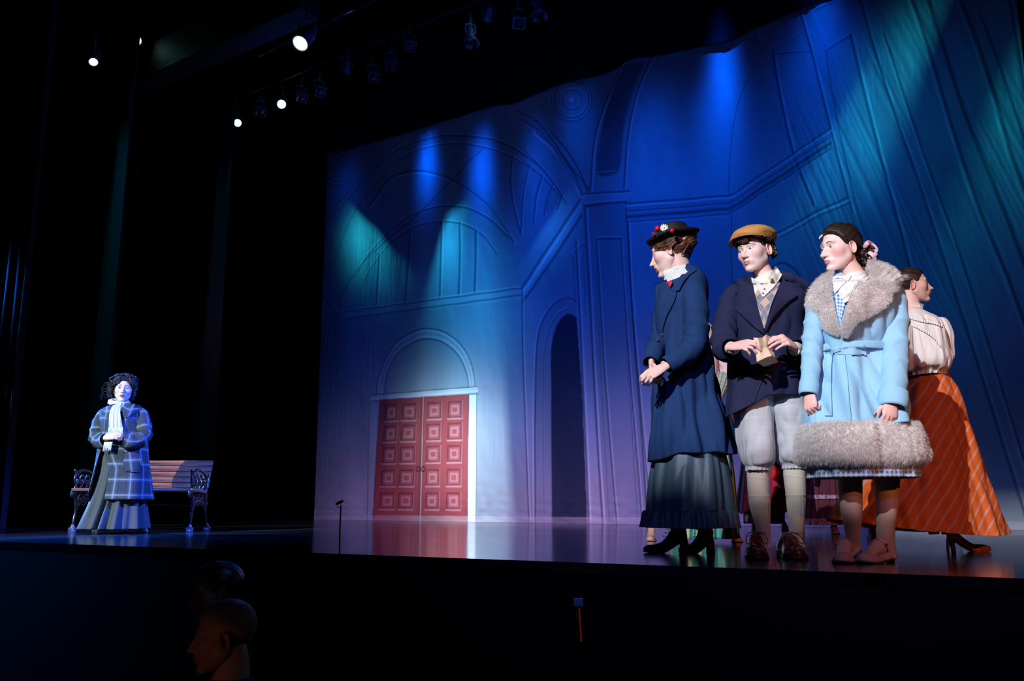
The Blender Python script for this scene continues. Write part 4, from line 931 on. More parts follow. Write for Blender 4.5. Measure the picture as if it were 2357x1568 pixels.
def bvh_of(*mbs):
    V = []; Fc = []; n = 0
    for m in mbs:
        v, f = m.arrays(); V.append(v); Fc += [[i+n for i in q] for q in f]; n += len(v)
    return BVHTree.FromPolygons(np.concatenate(V).tolist(), Fc)
ZT = lambda y, h=.068, nape=-.058: np.interp(y, [-.10, -.035, -.022, -.004, .018, .030, .045, .060, .075, .11], [nape, -.052, -.004, .020, .004, .010, .034, .054, h, h])
def hmask(h=.068, nape=-.058, soft=.005): return lambda P: (P[..., 2]-ZT(P[..., 1], h, nape))/soft+.3
def flat_skirt_hem(G, k):                                       # tip a hem: k(xrel, v) metres up
    x = G[..., 0]; xr = (x-x.min())/(x.max()-x.min()); v = np.linspace(0, 1, G.shape[0])[:, None]; G[..., 2] += k(xr, v); return G
def shell(mb, G, th=.004, mi=0, cap=(False, False), uv=None):
    """outer and inner skin of a closed hanging garment joined at the hem (last row)"""
    n = vnorm(G); s = np.sign((n*(G-G.mean(1, keepdims=True))).sum(-1).mean()); inner = G-n*s*th
    mb.grid(np.concatenate([G, inner[::-1]], 0), True, mi, uv, (False, False), flip=s < 0)
# ================================================================= B: woman in the navy coat
def person_navy():
    Y = 4.75; t = thing('person', at(1560, 1277, Y)*[1, 1, 0], 'woman in a long navy coat and black flowered hat, leftmost of the trio', 'person')
    o = dict(jaw=.95, mouth=.007, blush=.45, lip=(.60, .03, .04), gaze=(0, 1, 0), skin=(.80, .57, .50), nose=1.1, eye_h=.0040)
    mb = MB(); s = 1.07; c = at(1542, 580, Y); X = head(mb, c, -113, -13, 0, s, **o)
    core(mb, [hp(X, (0, -.018, -.035)), hp(X, (0, -.030, -.085)), at(1571, 648, Y), at(1574, 690, Y)], [.052, .054, .062, .08])
    core(mb, [at(1575, 668, Y), at(1572, 740, Y), at(1572, 800, Y), at(1572, 860, Y), at(1575, 905, Y)], [.10, .115, .095, .12, .12])
    core(mb, [at(1600, 680, Y-.10), at(1605, 790, Y-.14), at(1565, 822, Y-.2), at(1528, 842, Y-.25)], [.045, .04, .032, .024])
    core(mb, [at(1540, 680, Y+.12), at(1520, 780, Y+.04), at(1500, 832, Y-.15)], [.045, .030, .018])
    for x, yy in ((1600, .05), (1560, -.05)): core(mb, [at(x, 900, Y+yy), at(x-4, 1080, Y+yy), at(x-6, 1218, Y+yy)], [.08, .055, .030])
    hand(mb, at(1527, 846, Y-.28), (-.78, -.15, -.40), (-.40, -.72, .40), 1, [(28, 52, 40), (34, 58, 40), (40, 62, 40), (46, 62, 42)], s=.93, thumb=((.6, .75, -.3), (.2, .9, -.5), (.0, .8, -.6)), skin=(.80, .54, .47))
    hand(mb, at(1500, 834, Y-.16), (-.05, -.25, -.95), (-.85, .30, .0), -1, [(30, 60, 40)]*4, s=.90, thumb=((.75, .5, -.4), (.4, .8, -.5), (.1, .9, -.4)), skin=(.80, .50, .44))
    mb.build('body', BODY, t)
    # hair: pompadour and back knot
    mb = MB(); ex = lambda P, d: smin(smin(d, ell(P, (0, -.092, .030), (.052, .046, .052)), .03), ell(P*[1, 1, 1], (0, .015, .058), (.080, .076, .040)), .02)
    hair_cap(mb, X, o, lambda P: np.maximum(hmask(.052, -.055)(P), 0), 0.010, (150, .0042), flow=lambda P: P[..., 2]*1.1+.55*P[..., 1]+.012*np.sin(P[..., 1]*70), seed=3, extra=ex)
    r = random.Random(4)
    for i in range(150):                           # waves sweeping back over the ear
        sd = 1 if i % 3 else -1; z0 = .050-.055*r.random(); y0 = .072-.045*r.random()
        a = -.5+r.random(); lock(mb, X, [(sd*(.045+.02*r.random()), y0, z0+.012), (sd*.078, y0-.05, z0+.006*a), (sd*.085, y0-.09, z0+.010), (sd*.060, -.085, z0+.02), (sd*.03, -.11, .035)], .0036, 26, 7, .0030, 2.2, .6, i)
    for i in range(26):
        a = i/26*6.28; lock(mb, X, [(.035*math.cos(a), -.095, .04+.035*math.sin(a)), (.03*math.cos(a+.6), -.128, .04+.03*math.sin(a+.6)), (.012*math.cos(a+1.4), -.138, .04+.012*math.sin(a+1.4))], .006, 14, 7)
    for i in range(24):
        sd = 1 if i % 2 else -1; x = .01+.05*r.random(); lock(mb, X, [(sd*x, -.055-.02*r.random(), -.052), (sd*x*.95, -.100, -.02), (sd*x*.7, -.128, .02)], .004, 16, 7, .001, 2)
    mb.build('hair', mh_b, t)
    # hat
    u, v = np.array([1.0, 0, .10]), np.array([0, 1.0, -.02]); u /= np.linalg.norm(u); w_ = np.cross(u, v); R = np.stack([u, v, w_], 1); hc = at(1549, 549, Y-.01); k = mpp(1549, 549, Y)
    prof = [(8, 1), (38, 1), (50, 0), (58, -1.5), (61, 1.5), (61.5, 5), (58, 6), (50, 6.5), (40, 8), (38, 12), (37, 19), (34.5, 27), (31, 31), (20, 33), (1, 33.5)]
    a = np.arange(64)/64*6.283; pr = hermite(np.arange(len(prof)), np.array(prof), np.linspace(0, len(prof)-1, 90))
    rr = pr[:, :1]*(1+.0*a); brim = np.clip((pr[:, :1]-42)/18, 0, 1); zz = pr[:, 1:]+brim*(5*np.cos(a)[None]**2*np.where(np.cos(a) > 0, 1.6, -1.0)[None]+2*np.sin(3*a)[None])
    P = np.stack([rr*np.cos(a), rr*np.sin(a)*1.0, zz], -1)*k; mb = MB(); mb.grid(P@R.T+hc, True, cap=(True, True)); hat = mb.build('hat', mblack, t)
    for q in ((36.5, 9, 12), (37, 15, 20)):
        pass
    mb = MB(); tube(mb, [(np.array([39.3*math.cos(x), 39.3*math.sin(x), 11])*k)@R.T+hc for x in np.linspace(0, 6.283, 40)], [.0035]*40, 8, 120, lin=True); mb.build('hat_band', mat('hat_ribbon', (.02, .02, .025), .4), hat)
    Yf = Y-.135
    for x, y, rp in ((1513, 524, 6), (1547, 529, 4.8), (1504, 536, 3.6)):
        mb = MB(); ball(mb, at(x, y+2, Yf+(.02 if x < 1520 else -.035)), rp*k, 20, 12); mb.build('cherry', mat('red_berry', (.65, .01, .03), .15, spec=.7), hat)
    mb = MB(); c = at(1528.5, 524.5, Yf); R2 = frame((-.15, -1, .12), roll=.2)
    for i in range(10):
        q = i/10*6.283; d = R2[:, 0]*math.cos(q)+R2[:, 2]*math.sin(q); tube(mb, [c+d*.003, c+d*.013, c+d*.021+R2[:, 1]*.002, c+d*.0225+R2[:, 1]*.002], [(.002, .001), (.0042, .001), (.0036, .001), (.001, .0006)], 10, 12, ref=np.cross(d, R2[:, 1]))
    mb.build('daisy', mwhite, hat); mb = MB(); ball(mb, c+R2[:, 1]*.003, .0048, 16, 10); mb.build('daisy_centre', mat('yellow_centre', (.8, .45, .06), .6), hat)
    # coat
    fold = lambda v, th: 1+np.clip((v-.42)/.58, 0, 1)**1.0*(.040*np.sin(6*th+.4+1.2*v)+.034*np.sin(11*th+2.2)+.018*np.sin(19*th+1))+.006*np.sin(5*th+9*v)
    G = loft_rows([(612, 1562, 1597, .12), (620, 1552, 1606, .17), (632, 1536, 1618, .24), (648, 1517, 1626, .29), (680, 1511, 1630, .31), (735, 1512, 1630, .29), (780, 1517, 1628, .27), (812, 1518, 1629, .27), (850, 1509, 1636, .32),
                   (900, 1501, 1651, .38), (960, 1498, 1667, .43), (1010, 1497, 1679, .47), (1048, 1496, 1687, .50)], 150, 130, fold, 2.2, Y)
    G = crumple(lower_front(G, Y, .085, .13, 1), .030, 40, .25, 3, v0=.14)
    G = flat_skirt_hem(G, lambda x, v: -.050*np.clip((v-.7)/.3, 0, 1)*(np.clip(.33-x, 0, 1)*2.2+.12*np.sin(x*17)))
    ct = MB(); shell(ct, G, .006); coat = ct.build('coat', mwool, t); ct.f = ct.f
    s1 = MB(); ptube(s1, [(1588, 650, Y-.10, 18), (1597, 668, Y-.13, 26), (1600, 700, Y-.16, 29), (1603, 745, Y-.18, 29), (1601, 785, Y-.20, 29), (1584, 812, Y-.23, 27), (1560, 825, Y-.26, 25), (1534, 842, Y-.275, 20)], 36, 90, wr(7, .045, 1.2, .52, .2), (True, False), flat=.95)
    s1.build('sleeve', mwool, coat)
    s2 = MB(); ptube(s2, [(1535, 660, Y+.12, 20), (1528, 720, Y+.12, 25), (1520, 780, Y+.04, 23), (1505, 812, Y-.10, 21), (1498, 836, Y-.17, 18)], 30, 60, wr(6, .05, .3, .55, .2), (True, False)); s2.build('sleeve', mwool, coat)
    bt = bvh_of(ct)
    mb = MB(); pxpatch(mb, bt, [(1586, 606), (1603, 620), (1588, 632), (1574, 648), (1563, 668)], [(1580, 608), (1573, 626), (1561, 642), (1551, 656), (1546, 672)], .010, .007, puff=.004); mb.build('collar', mwool, coat)
    mb = MB(); pxpatch(mb, bt, [(1560, 655), (1553, 690), (1534, 728), (1526, 755), (1524, 766)], [(1546, 660), (1536, 680), (1526, 712), (1523, 742), (1523, 764)], .006, .005, puff=.003); mb.build('lapel', mwool, coat)
    mb = MB(); pxpatch(mb, None, [(1506, 656), (1507, 680), (1509, 715), (1513, 745), (1521, 762)], [(1540, 640), (1538, 662), (1530, 690), (1522, 730), (1523, 762)], 0, .007, Yd=Y-.03); mb.build('lapel', mwool, coat)
    for x, y in ((1524, 772), (1514, 783), (1524, 806)):
        mb = MB(); pbutton(mb, bt, x, y, .009, .004, Yd=Y-.1); mb.build('button', mbtn, coat)
    mb = MB(); pxpatch(mb, bt, [(1590, 818), (1600, 820)], [(1590, 822), (1600, 824)], .006, .003, 6, 4); mb.build('button', mbtn, coat)
    # high ribbed collar and red tie
    mb = MB(); rb = lambda v, th: 1+.035*np.sin(th*34)*np.clip(1-abs(v-.5)*1.2, .2, 1)
    ptube(mb, [(1573, 654, Y-.015, 36), (1566, 643, Y-.015, 34), (1560, 633, Y-.015, 32), (1555, 624, Y-.015, 31), (1555, 625, Y-.015, 28), (1562, 636, Y-.015, 29)], 180, 30, rb, (False, False), ref=None, lin=True); mb.build('ruffled_collar', mwhite, t)
    mb = MB(); pxpatch(mb, None, [(1534, 650), (1540, 657), (1541, 661)], [(1546, 645), (1546, 652), (1542, 661)], 0, .008, 8, 6, Yd=Y-.15); mb.build('tie', mat('red_ribbon', (.7, .01, .03), .5), t)
    # skirt and its frill
    msk = mat('slate_taffeta', (.055, .105, .155), .5, spec=.4, bump=(25, .35, .004))
    fo = lambda v, th: 1+(.25+v)*(.030*np.sin(9*th+.8)+.028*np.sin(14*th+2+v)+.014*np.sin(23*th))
    rows = [(985, 1530, 1645, .34), (1050, 1509, 1668, .43), (1120, 1494, 1680, .50), (1178, 1489, 1685, .54)]
    G = loft_rows(rows, 220, 80, fo, 2.1, Y); G = crumple(G, .016, 50, .35, 31, v0=.05); mb = MB(); shell(mb, G, .003); sk = mb.build('skirt', msk, t)
    fr = lambda v, th: 1+v**.7*(.022*np.sin(38*th)+.018*np.sin(57*th+1)+.012*np.sin(21*th))+.012*np.sin(80*th)*(1-v)**4+fo(1, th)*1-1
    G = loft_rows([(1175, 1488, 1686, .545), (1182, 1485, 1690, .56), (1200, 1483, 1693, .58), (1214, 1481, 1696, .59)], 420, 24, fr, 2.1, Y); mb = MB(); shell(mb, G, .002); mb.build('frill', msk, sk)
    # heeled lace-up boots
    for tx, ty, hx, hy, dy, nm in ((1482, 1275, 1583, 1266, 0, 0), (1561, 1277, 1640, 1276, .03, 1)):
        h = ground(hx, hy) if not nm else ground(1641, 1273); tt = ground(tx, ty-2); h[2] = 0; mb = MB()
        if nm: tt = h+(ground(1561, 1275)-h)/np.linalg.norm(ground(1561, 1275)-h)*.215
        else: tt = ground(1482, 1273); h = tt+np.array([.245, .05, 0])
        u, v, L = shoe(mb, h, tt, .082, [(0, .075), (.15, .085), (.33, .092), (.5, .062), (.7, .042), (.9, .034), (1, .018)], .058, point=.6)
        an = h+u*L*.20; tube(mb, [an+[0, 0, .10], an+u*.0+[0, 0, .15], an-u*.005+[0, 0, .20], an-u*.008+[0, 0, .27]], [(.046, .038), (.040, .035), (.043, .038), (.05, .045)], 26, 24, ref=u)
        b = mb.build('boot', [mleather, mblack], t); mb = MB()
        for i in range(6):
            q = h+u*L*(.52-.05*i)+[0, 0, .085+.018*i]; tube(mb, [q-v*.016, q+u*.008+[0, 0, .004], q+v*.016], [.0016]*3, 6)
        mb.build('lace', mblack, b)
person_navy()
# ================================================================= C: boy in the flat cap
def person_boy():
    Y = 4.42; t = thing('person', at(1780, 1287, Y)*[1, 1, 0], 'boy in a mustard flat cap, dark coat and grey knickers, middle of the trio', 'person')
    o = dict(jaw=.98, blush=.38, lip=(.62, .20, .20), gaze=(.30, 1, -.06), skin=(.80, .58, .53), iris=(.06, .075, .085), nose=.95)
    mb = MB(); c = at(1737, 578, Y); X = head(mb, c, -50, -6, -4, .985, **o)
    core(mb, [hp(X, (0, -.022, -.040)), hp(X, (0, -.026, -.085)), at(1762, 645, Y+.01), at(1764, 668, Y+.01), at(1765, 690, Y)], [.047, .048, .052, .07, .09])
    core(mb, [at(1766, 670, Y), at(1766, 740, Y), at(1766, 820, Y), at(1768, 920, Y), at(1772, 945, Y+.02)], [(.13, .09), (.14, .10), (.12, .09), (.12, .08), (.06, .05)])
    for a in ([(1695, 690, 0), (1668, 790, -.02), (1684, 799, -.24)], [(1842, 690, 0), (1858, 800, -.02), (1828, 799, -.24)]): core(mb, [at(x, y, Y+d) for x, y, d in a], [.045, .040, .025])
    for a in ([(1742, 960), (1744, 1080), (1755, 1240)], [(1810, 960), (1828, 1080), (1834, 1240)]): core(mb, [at(x, y, Y+(.10 if y > 1200 else 0)) for x, y in a], [.06, .036, .014])
    hand(mb, at(1685, 798, Y-.27), (.52, -.84, -.02), (-.55, -.42, .70), -1, [(22, 40, 30), (26, 44, 30), (30, 46, 30), (34, 46, 30)], s=.92, thumb=((.5, .80, -.35), (.15, .95, -.30), (.0, .95, -.3)), skin=(.80, .50, .46))
    hand(mb, at(1829, 800, Y-.27), (-.66, -.62, .30), (.42, -.62, .66), 1, [(50, 30, 12), (48, 26, 12), (46, 26, 12), (46, 26, 12)], s=.98, thumb=((.5, .80, -.2), (.1, .95, -.35), (.0, .9, -.4)), skin=(.80, .50, .46))
    mb.build('body', BODY, t)
    mb = MB(); hm = lambda P: (P[..., 2]-np.interp(P[..., 1], [-.10, -.05, -.03, -.022, -.004, .016, .030, .045, .060, .09], [-.075, -.072, -.060, -.004, .024, .004, .012, .040, .050, .052]))/.005+.3
    hair_cap(mb, X, o, hm, .011, (110, .0035), flow=lambda P: P[..., 1]+.5*P[..., 2]+.01*np.sin(P[..., 2]*90), seed=8); r = random.Random(9)
    for i in range(230):
        a = r.uniform(-2.9, 2.9); sd = math.sin(a); fy = math.cos(a); z0 = r.uniform(.035, .075) if fy > .2 else r.uniform(-.045, .06); rx = .082
        if fy > .35 and abs(sd) < .75: p = [(sd*.070, .070*fy+.012, .072), (sd*.080+.004, .105*fy, .056), (sd*.080+.010*r.uniform(-1, 1), .110*fy, .044+r.uniform(-.006, .006))]
        else: p = [(sd*rx, fy*.09-.01, z0+.022), (sd*(rx+.010), fy*.104-.012, z0+.008), (sd*(rx+.001), fy*.1-.020, z0-.008)]
        if abs(sd) > .7 and -.35 < fy < .30 and z0 < .03: continue
        lock(mb, X, p, .0060, 16, 7, .0045, 1.3, .6, i)
    for i in range(14):                             # forelock falling on the forehead
        q = -.030+.0042*i; lock(mb, X, [(q, .080, .072), (q*.9-.004, .104, .058), (q*.8-.012, .102, .040-.0012*i*(i < 9)), (q*.7-.018, .094, .028+.0015*i)], .0045, 20, 7, .0025, 1.2, .5, i)
    mb.build('hair', mh_c, t)
    # cap, in the head's frame
    mcap = mat('mustard_twill', (.50, .245, .065), .8, bump=(420, .3, .0008)); T = X.copy(); Rt = rot((0, 1, 0), 0)@rot((1, 0, 0), math.radians(8)); T[:3, :3] = T[:3, :3]@Rt; T[:3, 3] = hp(X, (0, 0, 0))
    th = np.arange(96)/96*6.283; ph = np.linspace(-.55, math.pi/2, 50)
    D = np.stack([np.cos(ph)[:, None]*np.cos(th), np.cos(ph)[:, None]*np.sin(th), np.repeat(np.sin(ph)[:, None], 96, 1)], -1)
    k = 1+.035*wav(D, 6, 2)+.02*(1-abs(wav(D, 14, 6)))-.035*np.exp(-((np.sin(th*4))/.10)**2)[None]*np.clip(np.cos(ph), 0, 1)[:, None]*np.clip(np.sin(ph)+.6, 0, 1)[:, None]*.35
    D2 = D*np.array([.109, .128, .052])*k[..., None]; D2[..., 1] -= .004; D2[..., 2] += .082+.022*np.clip(D2[..., 1]/.12, -1, 1)*0-.14*np.clip(D2[..., 1]-.03, 0, 1)
    mb = MB(); mb.grid(D2@T[:3, :3].T+T[:3, 3], True); 
    tube(mb, [hp(T, (.086*math.sin(a), .106*math.cos(a)-.006, .056)) for a in np.linspace(0, 6.283, 40)], np.array([[.010, .012]]*40), 10, 90, lin=True)
    cap = mb.build('cap', mcap, t); mb = MB(); ball(mb, hp(T, (0, -.004, .135)), .006, 14, 8); mb.build('cap_button', mcap, cap)
    aa = np.linspace(-1.15, 1.15, 40); rr = np.linspace(0, 1, 12); G = np.zeros((12, 40, 3))
    for i, q in enumerate(rr):
        w_ = .046*q*np.cos(aa*.9)**.6; G[i] = np.stack([(.088+w_)*np.sin(aa)*1.0, (.104+w_)*np.cos(aa)-.004, .060-.30*w_*np.cos(aa)-.018*(np.sin(aa))**2*q+0*aa], -1)
    G2 = np.concatenate([G, (G-[0, 0, .004])[::-1]], 0); mb = MB(); mb.grid(G2@T[:3, :3].T+T[:3, 3], False); mb.build('visor', mcap, cap)
    # pea coat
    fo = lambda v, th: 1+.010*np.sin(5*th+6*v)+.022*np.clip(v-.5, 0, 1)*np.sin(7*th+1)
    G = loft_rows([(643, 1738, 1798, .15, .02), (648, 1720, 1818, .20, .02), (656, 1704, 1836, .24, .01), (670, 1690, 1848, .28), (700, 1683, 1852, .31), (760, 1682, 1848, .31), (820, 1682, 1846, .31), (870, 1676, 1846, .31), (918, 1669, 1848, .32)], 140, 100, fo, 2.5, Y)
    G = crumple(lower_front(G, Y, .07, .09), .026, 38, .45, 7, v0=.12)
    G = flat_skirt_hem(G, lambda x, v: np.clip((v-.55)/.45, 0, 1)*(-.095*np.clip(.42-x, 0, .42)/.42+.0*x))
    ct = MB(); shell(ct, G, .006); coat = ct.build('coat', mpea, t); bt = bvh_of(ct)
    sA = MB(); ptube(sA, [(1700, 664, Y-.00, 17), (1686, 684, Y-.01, 25), (1676, 725, Y-.03, 29), (1667, 768, Y-.06, 30), (1666, 798, Y-.10, 29), (1673, 808, Y-.17, 27), (1684, 802, Y-.245, 23)], 36, 90, wr(7, .05, .8, .6, .25), (True, False)); sA.build('sleeve', mpea, coat)
    sB = MB(); ptube(sB, [(1838, 664, Y-.0, 17), (1850, 684, Y-.01, 25), (1856, 725, Y-.03, 29), (1862, 768, Y-.06, 31), (1858, 800, Y-.10, 30), (1846, 808, Y-.17, 27), (1834, 806, Y-.235, 24)], 36, 90, wr(7, .05, 2.0, .6, .25), (True, False)); sB.build('sleeve', mpea, coat)
    for x, y, tx in ((1685, 802, 1), (1833, 804, -1)):
        mb = MB(); ptube(mb, [(x-tx*4, y, Y-.22, 14), (x+tx*2, y+.5, Y-.250, 14.5), (x+tx*5, y+1, Y-.262, 15), (x+tx*5, y+1, Y-.258, 13.5)], 30, 12, None, (False, False), lin=True); mb.build('shirt_cuff', mivory, t)
    for x, y in ((1667, 797), (1675, 798)):
        mb = MB(); pbutton(mb, bvh_of(sA), x, y, .0055, .002); mb.build('button', mbtn, coat)
    # argyle pullover in the opening
    ma = mat('argyle_knit', (.22, .23, .29), .9, bump=(260, .6, .001))
    cA, cB = (.20, .21, .27), (.55, .36, .27); d1 = stripes(ma, (1, .62), .070, .035, .03); d2 = stripes(ma, (1, -.62), .070, .035, .03)
    l1 = stripes(ma, (1, .62), .070, .0022, .3); dd = math_node(ma, 'MULTIPLY', d1, d2); x1 = mixc(ma, dd, cA, cB)
    m2 = math_node(ma, 'MAXIMUM', stripes(ma, (1, .62), .0350, .0016, .3), stripes(ma, (1, -.62), .0350, .0016, .3)); setcol(ma, mixc(ma, m2, x1, (.62, .58, .56)))
    mb = MB(); pxpatch(mb, bt, [(1731, 652), (1737, 680), (1747, 722), (1757, 756)], [(1797, 650), (1789, 668), (1776, 700), (1760, 756)], .004, .004, 30, 14); mb.build('argyle_pullover', ma, t)
    mb = MB(); pxpatch(mb, bt, [(1734, 641), (1742, 662), (1754, 682)], [(1796, 641), (1780, 662), (1757, 684)], .012, .003, 16, 14); mb.build('shirt_front', mivory, t)
    # shirt collar round the neck and its two points
    mb = MB(); ptube(mb, [(1764, 660, Y+.005, 31), (1763, 648, Y+.005, 29), (1761, 640, Y+.008, 27.5), (1761, 640, Y+.008, 26), (1763, 655, Y+.005, 27)], 40, 24, None, (False, False), lin=True); sc = mb.build('shirt_collar', mivory, t)
    bc = bvh_of(mb, ct)
    mb = MB(); pxpatch(mb, bc, [(1727, 638), (1731, 655), (1736, 678)], [(1738, 642), (1751, 654), (1738, 678)], .006, .003, 16, 8, puff=.002); mb.build('collar_point', mivory, sc)
    mb = MB(); pxpatch(mb, bc, [(1785, 611), (1775, 630), (1762, 654), (1757, 664)], [(1800, 632), (1793, 644), (1779, 662), (1768, 672)], .008, .003, 20, 8, puff=.003); mb.build('collar_point', mivory, sc)
    for x, y in ((1759, 664), (1756, 674)):
        mb = MB(); pbutton(mb, bc, x, y, .005, .020); mb.build('button', mivory, sc)
    # wide collar and lapels
    P_ = lambda nm, A, B, off, pf=.004: pxpatch(MB(), bt, A, B, off, .008, 30, 10, puff=pf).build(nm, mpea, coat)
    P_('coat_collar', [(1726, 632), (1700, 642), (1676, 668), (1669, 686)], [(1731, 652), (1722, 664), (1698, 674), (1671, 690)], .016, .010)
    P_('coat_collar', [(1797, 622), (1830, 632), (1858, 648), (1866, 664)], [(1800, 640), (1812, 645), (1838, 652), (1864, 668)], .018, .010)
    P_('lapel', [(1731, 650), (1712, 662), (1690, 684), (1684, 700), (1712, 730), (1740, 756), (1757, 768)], [(1733, 654), (1736, 672), (1741, 696), (1745, 712), (1751, 734), (1757, 755), (1760, 768)], .012)
    P_('lapel', [(1799, 636), (1812, 652), (1826, 668), (1834, 679), (1812, 696), (1782, 728), (1763, 762)], [(1797, 640), (1791, 662), (1784, 684), (1779, 700), (1771, 722), (1764, 742), (1760, 762)], .014)
    mb = MB(); pxpatch(mb, bt, [(1758, 762), (1762, 800), (1756, 850), (1740, 890), (1728, 925)], [(1768, 762), (1772, 800), (1764, 850), (1748, 892), (1736, 928)], .002, .005, 30, 5); mb.build('front_edge', mpea, coat)
    for x, y, rr_ in ((1780, 735, .008), (1700, 872, .0135)):
        mb = MB(); pbutton(mb, bt, x, y, rr_, .005); mb.build('button', mbtn if rr_ > .01 else mblack, coat)
    mb = MB(); pxpatch(mb, bt, [(1803, 838), (1826, 832)], [(1806, 848), (1828, 842)], .004, .004, 10, 5); mb.build('pocket_flap', mpea, coat)
    # knickers
    mk_ = mat('grey_check_wool', (.44, .46, .50), .85, bump=(300, .5, .001))
    l = math_node(mk_, 'MAXIMUM', stripes(mk_, (1, 0), .05, .003, .5), stripes(mk_, (0, 1), .05, .003, .5)); n_ = N(mk_, 'ShaderNodeTexNoise', Scale=180.0); setcol(mk_, mixc(mk_, math_node(mk_, 'MULTIPLY', l, .45), mixc(mk_, n_.outputs[0], (.34, .36, .40), (.60, .62, .66)), (.58, .62, .72)))
    mb = MB(); wf = lambda ph: (lambda v, th: 1+.05*np.clip((v-.55)/.3, 0, 1)*np.sin(26*v+2.2*np.cos(th+ph)+ph)*(.6+.4*np.sin(2*th+ph))+.02*np.sin(3*th+8*v+ph)+.035*np.clip((v-.93)/.05, 0, 1)*np.sin(22*th))
    kn = thing  # noqa
    G = loft_rows([(885, 1700, 1775, .24), (940, 1693, 1777, .25), (990, 1699, 1778, .24), (1030, 1705, 1780, .24), (1052, 1710, 1781, .23), (1068, 1713, 1777, .20), (1074, 1716, 1772, .155), (1084, 1716, 1771, .15)], 120, 110, wf(.4), 2.3, Y); G = crumple(G, .007, 60, .5, 32, v0=.1)
    shell(mb, G, .004); G = loft_rows([(885, 1765, 1850, .24), (940, 1765, 1852, .26), (990, 1778, 1856, .25), (1030, 1783, 1860, .24), (1050, 1788, 1862, .23), (1064, 1794, 1858, .20), (1070, 1799, 1853, .155), (1080, 1800, 1853, .15)], 120, 110, wf(2.1), 2.3, Y); G = crumple(G, .007, 60, .5, 33, v0=.1)
    shell(mb, G, .004); mb.build('knickers', mk_, t)
    # ribbed socks
    msck = mat('ribbed_sock', (.60, .55, .47), .85, bump=(350, .3, .0006)); rb = lambda v, th: 1+.020*np.sin(th*34)*(np.clip((v-.38)/.03, 0, 1))+.03*np.exp(-((v-.36)/.012)**2)+.025*np.exp(-((v-.14-.02*np.cos(th))/.01)**2)+.03*np.exp(-((v-.80)/.012)**2)+.03*np.exp(-((v-.86)/.012)**2)+.03*np.exp(-((v-.92)/.012)**2)
    for R_ in ([(1076, 1719, 1770, .125), (1100, 1720, 1770, .125), (1150, 1724, 1772, .125), (1180, 1730, 1772, .11, .03), (1210, 1739, 1772, .095, .07), (1240, 1742, 1773, .09, .11), (1262, 1738, 1776, .10, .12)], [(1072, 1803, 1854, .125), (1100, 1805, 1854, .125), (1140, 1810, 1855, .125), (1180, 1814, 1853, .11, .03), (1215, 1819, 1850, .095, .07), (1240, 1818, 1851, .09, .11), (1262, 1816, 1854, .10, .12)]):
        mb = MB(); G = loft_rows(R_, 240, 120, rb, 2, Y); shell(mb, G, .002); mb.build('sock', msck, t)
    # lace-up shoes pointing at the viewer
    for hx, hy, tx, ty in ((1762, 1262, 1744, 1288), (1833, 1262, 1843, 1288)):
        tt = ground(tx, ty+1); d = np.array([.060, .26, 0]) if hx < 1800 else np.array([-.010, .27, 0]); d /= np.linalg.norm(d); h = tt+d*.27
        mb = MB(); u, v, L = shoe(mb, h, tt, .112, [(0, .065), (.15, .078), (.30, .088), (.45, .075), (.62, .058), (.80, .046), (.93, .038), (1, .022)], .014, sole=.013, point=-.3, n=60)
        sh = mb.build('shoe', [mbrown, mat('brown_sole', (.05, .014, .010), .5)], t)
        mb = MB()
        tube(mb, [h+u*L*.70+v*.048*math.cos(a)*.95+u*L*.16*math.sin(a)+np.array([0, 0, .074+.0*a-.030*abs(math.cos(a))**3-.012*math.sin(a)]) for a in np.linspace(0, math.pi, 14)], [.0026]*14, 8, 50); mb.build('toe_seam', mbrown, sh)
        mb = MB(); ml = mat('brown_lace', (.17, .055, .045), .6)
        for i in range(4):
            q = h+u*L*(.40+.075*i); z = .116-.013*i; tube(mb, [q-v*.030+[0, 0, z-.014], q+[0, 0, z+.004], q+v*.030+u*.012+[0, 0, z-.014]], [.0024]*3, 7, 20); tube(mb, [q+v*.030+[0, 0, z-.014], q+[0, 0, z+.006], q-v*.030+u*.012+[0, 0, z-.014]], [.0024]*3, 7, 20)
        q = h+u*L*.38+[0, 0, .112]
        for sg, ex in ((-1, 1.0), (1, 1.2)):
            w_ = v*sg; tube(mb, [q, q+w_*.016+[0, 0, .010], q+w_*.036*ex+u*.04+[0, 0, .002], q+w_*.046*ex+u*.075+[0, 0, -.034], q+w_*.034*ex+u*.080+[0, 0, -.042], q+w_*.02+u*.045+[0, 0, -.008], q+w_*.004], [.0026]*7, 7, 60)
            tube(mb, [q, q+w_*.015+u*.03+[0, 0, .0], q+w_*.035+u*.07+[0, 0, -.05], q+w_*.050+u*.085+[0, 0, -.085]], [.0024]*4, 7, 30)
        mb.build('lace', ml, sh)
    return bt
person_boy()
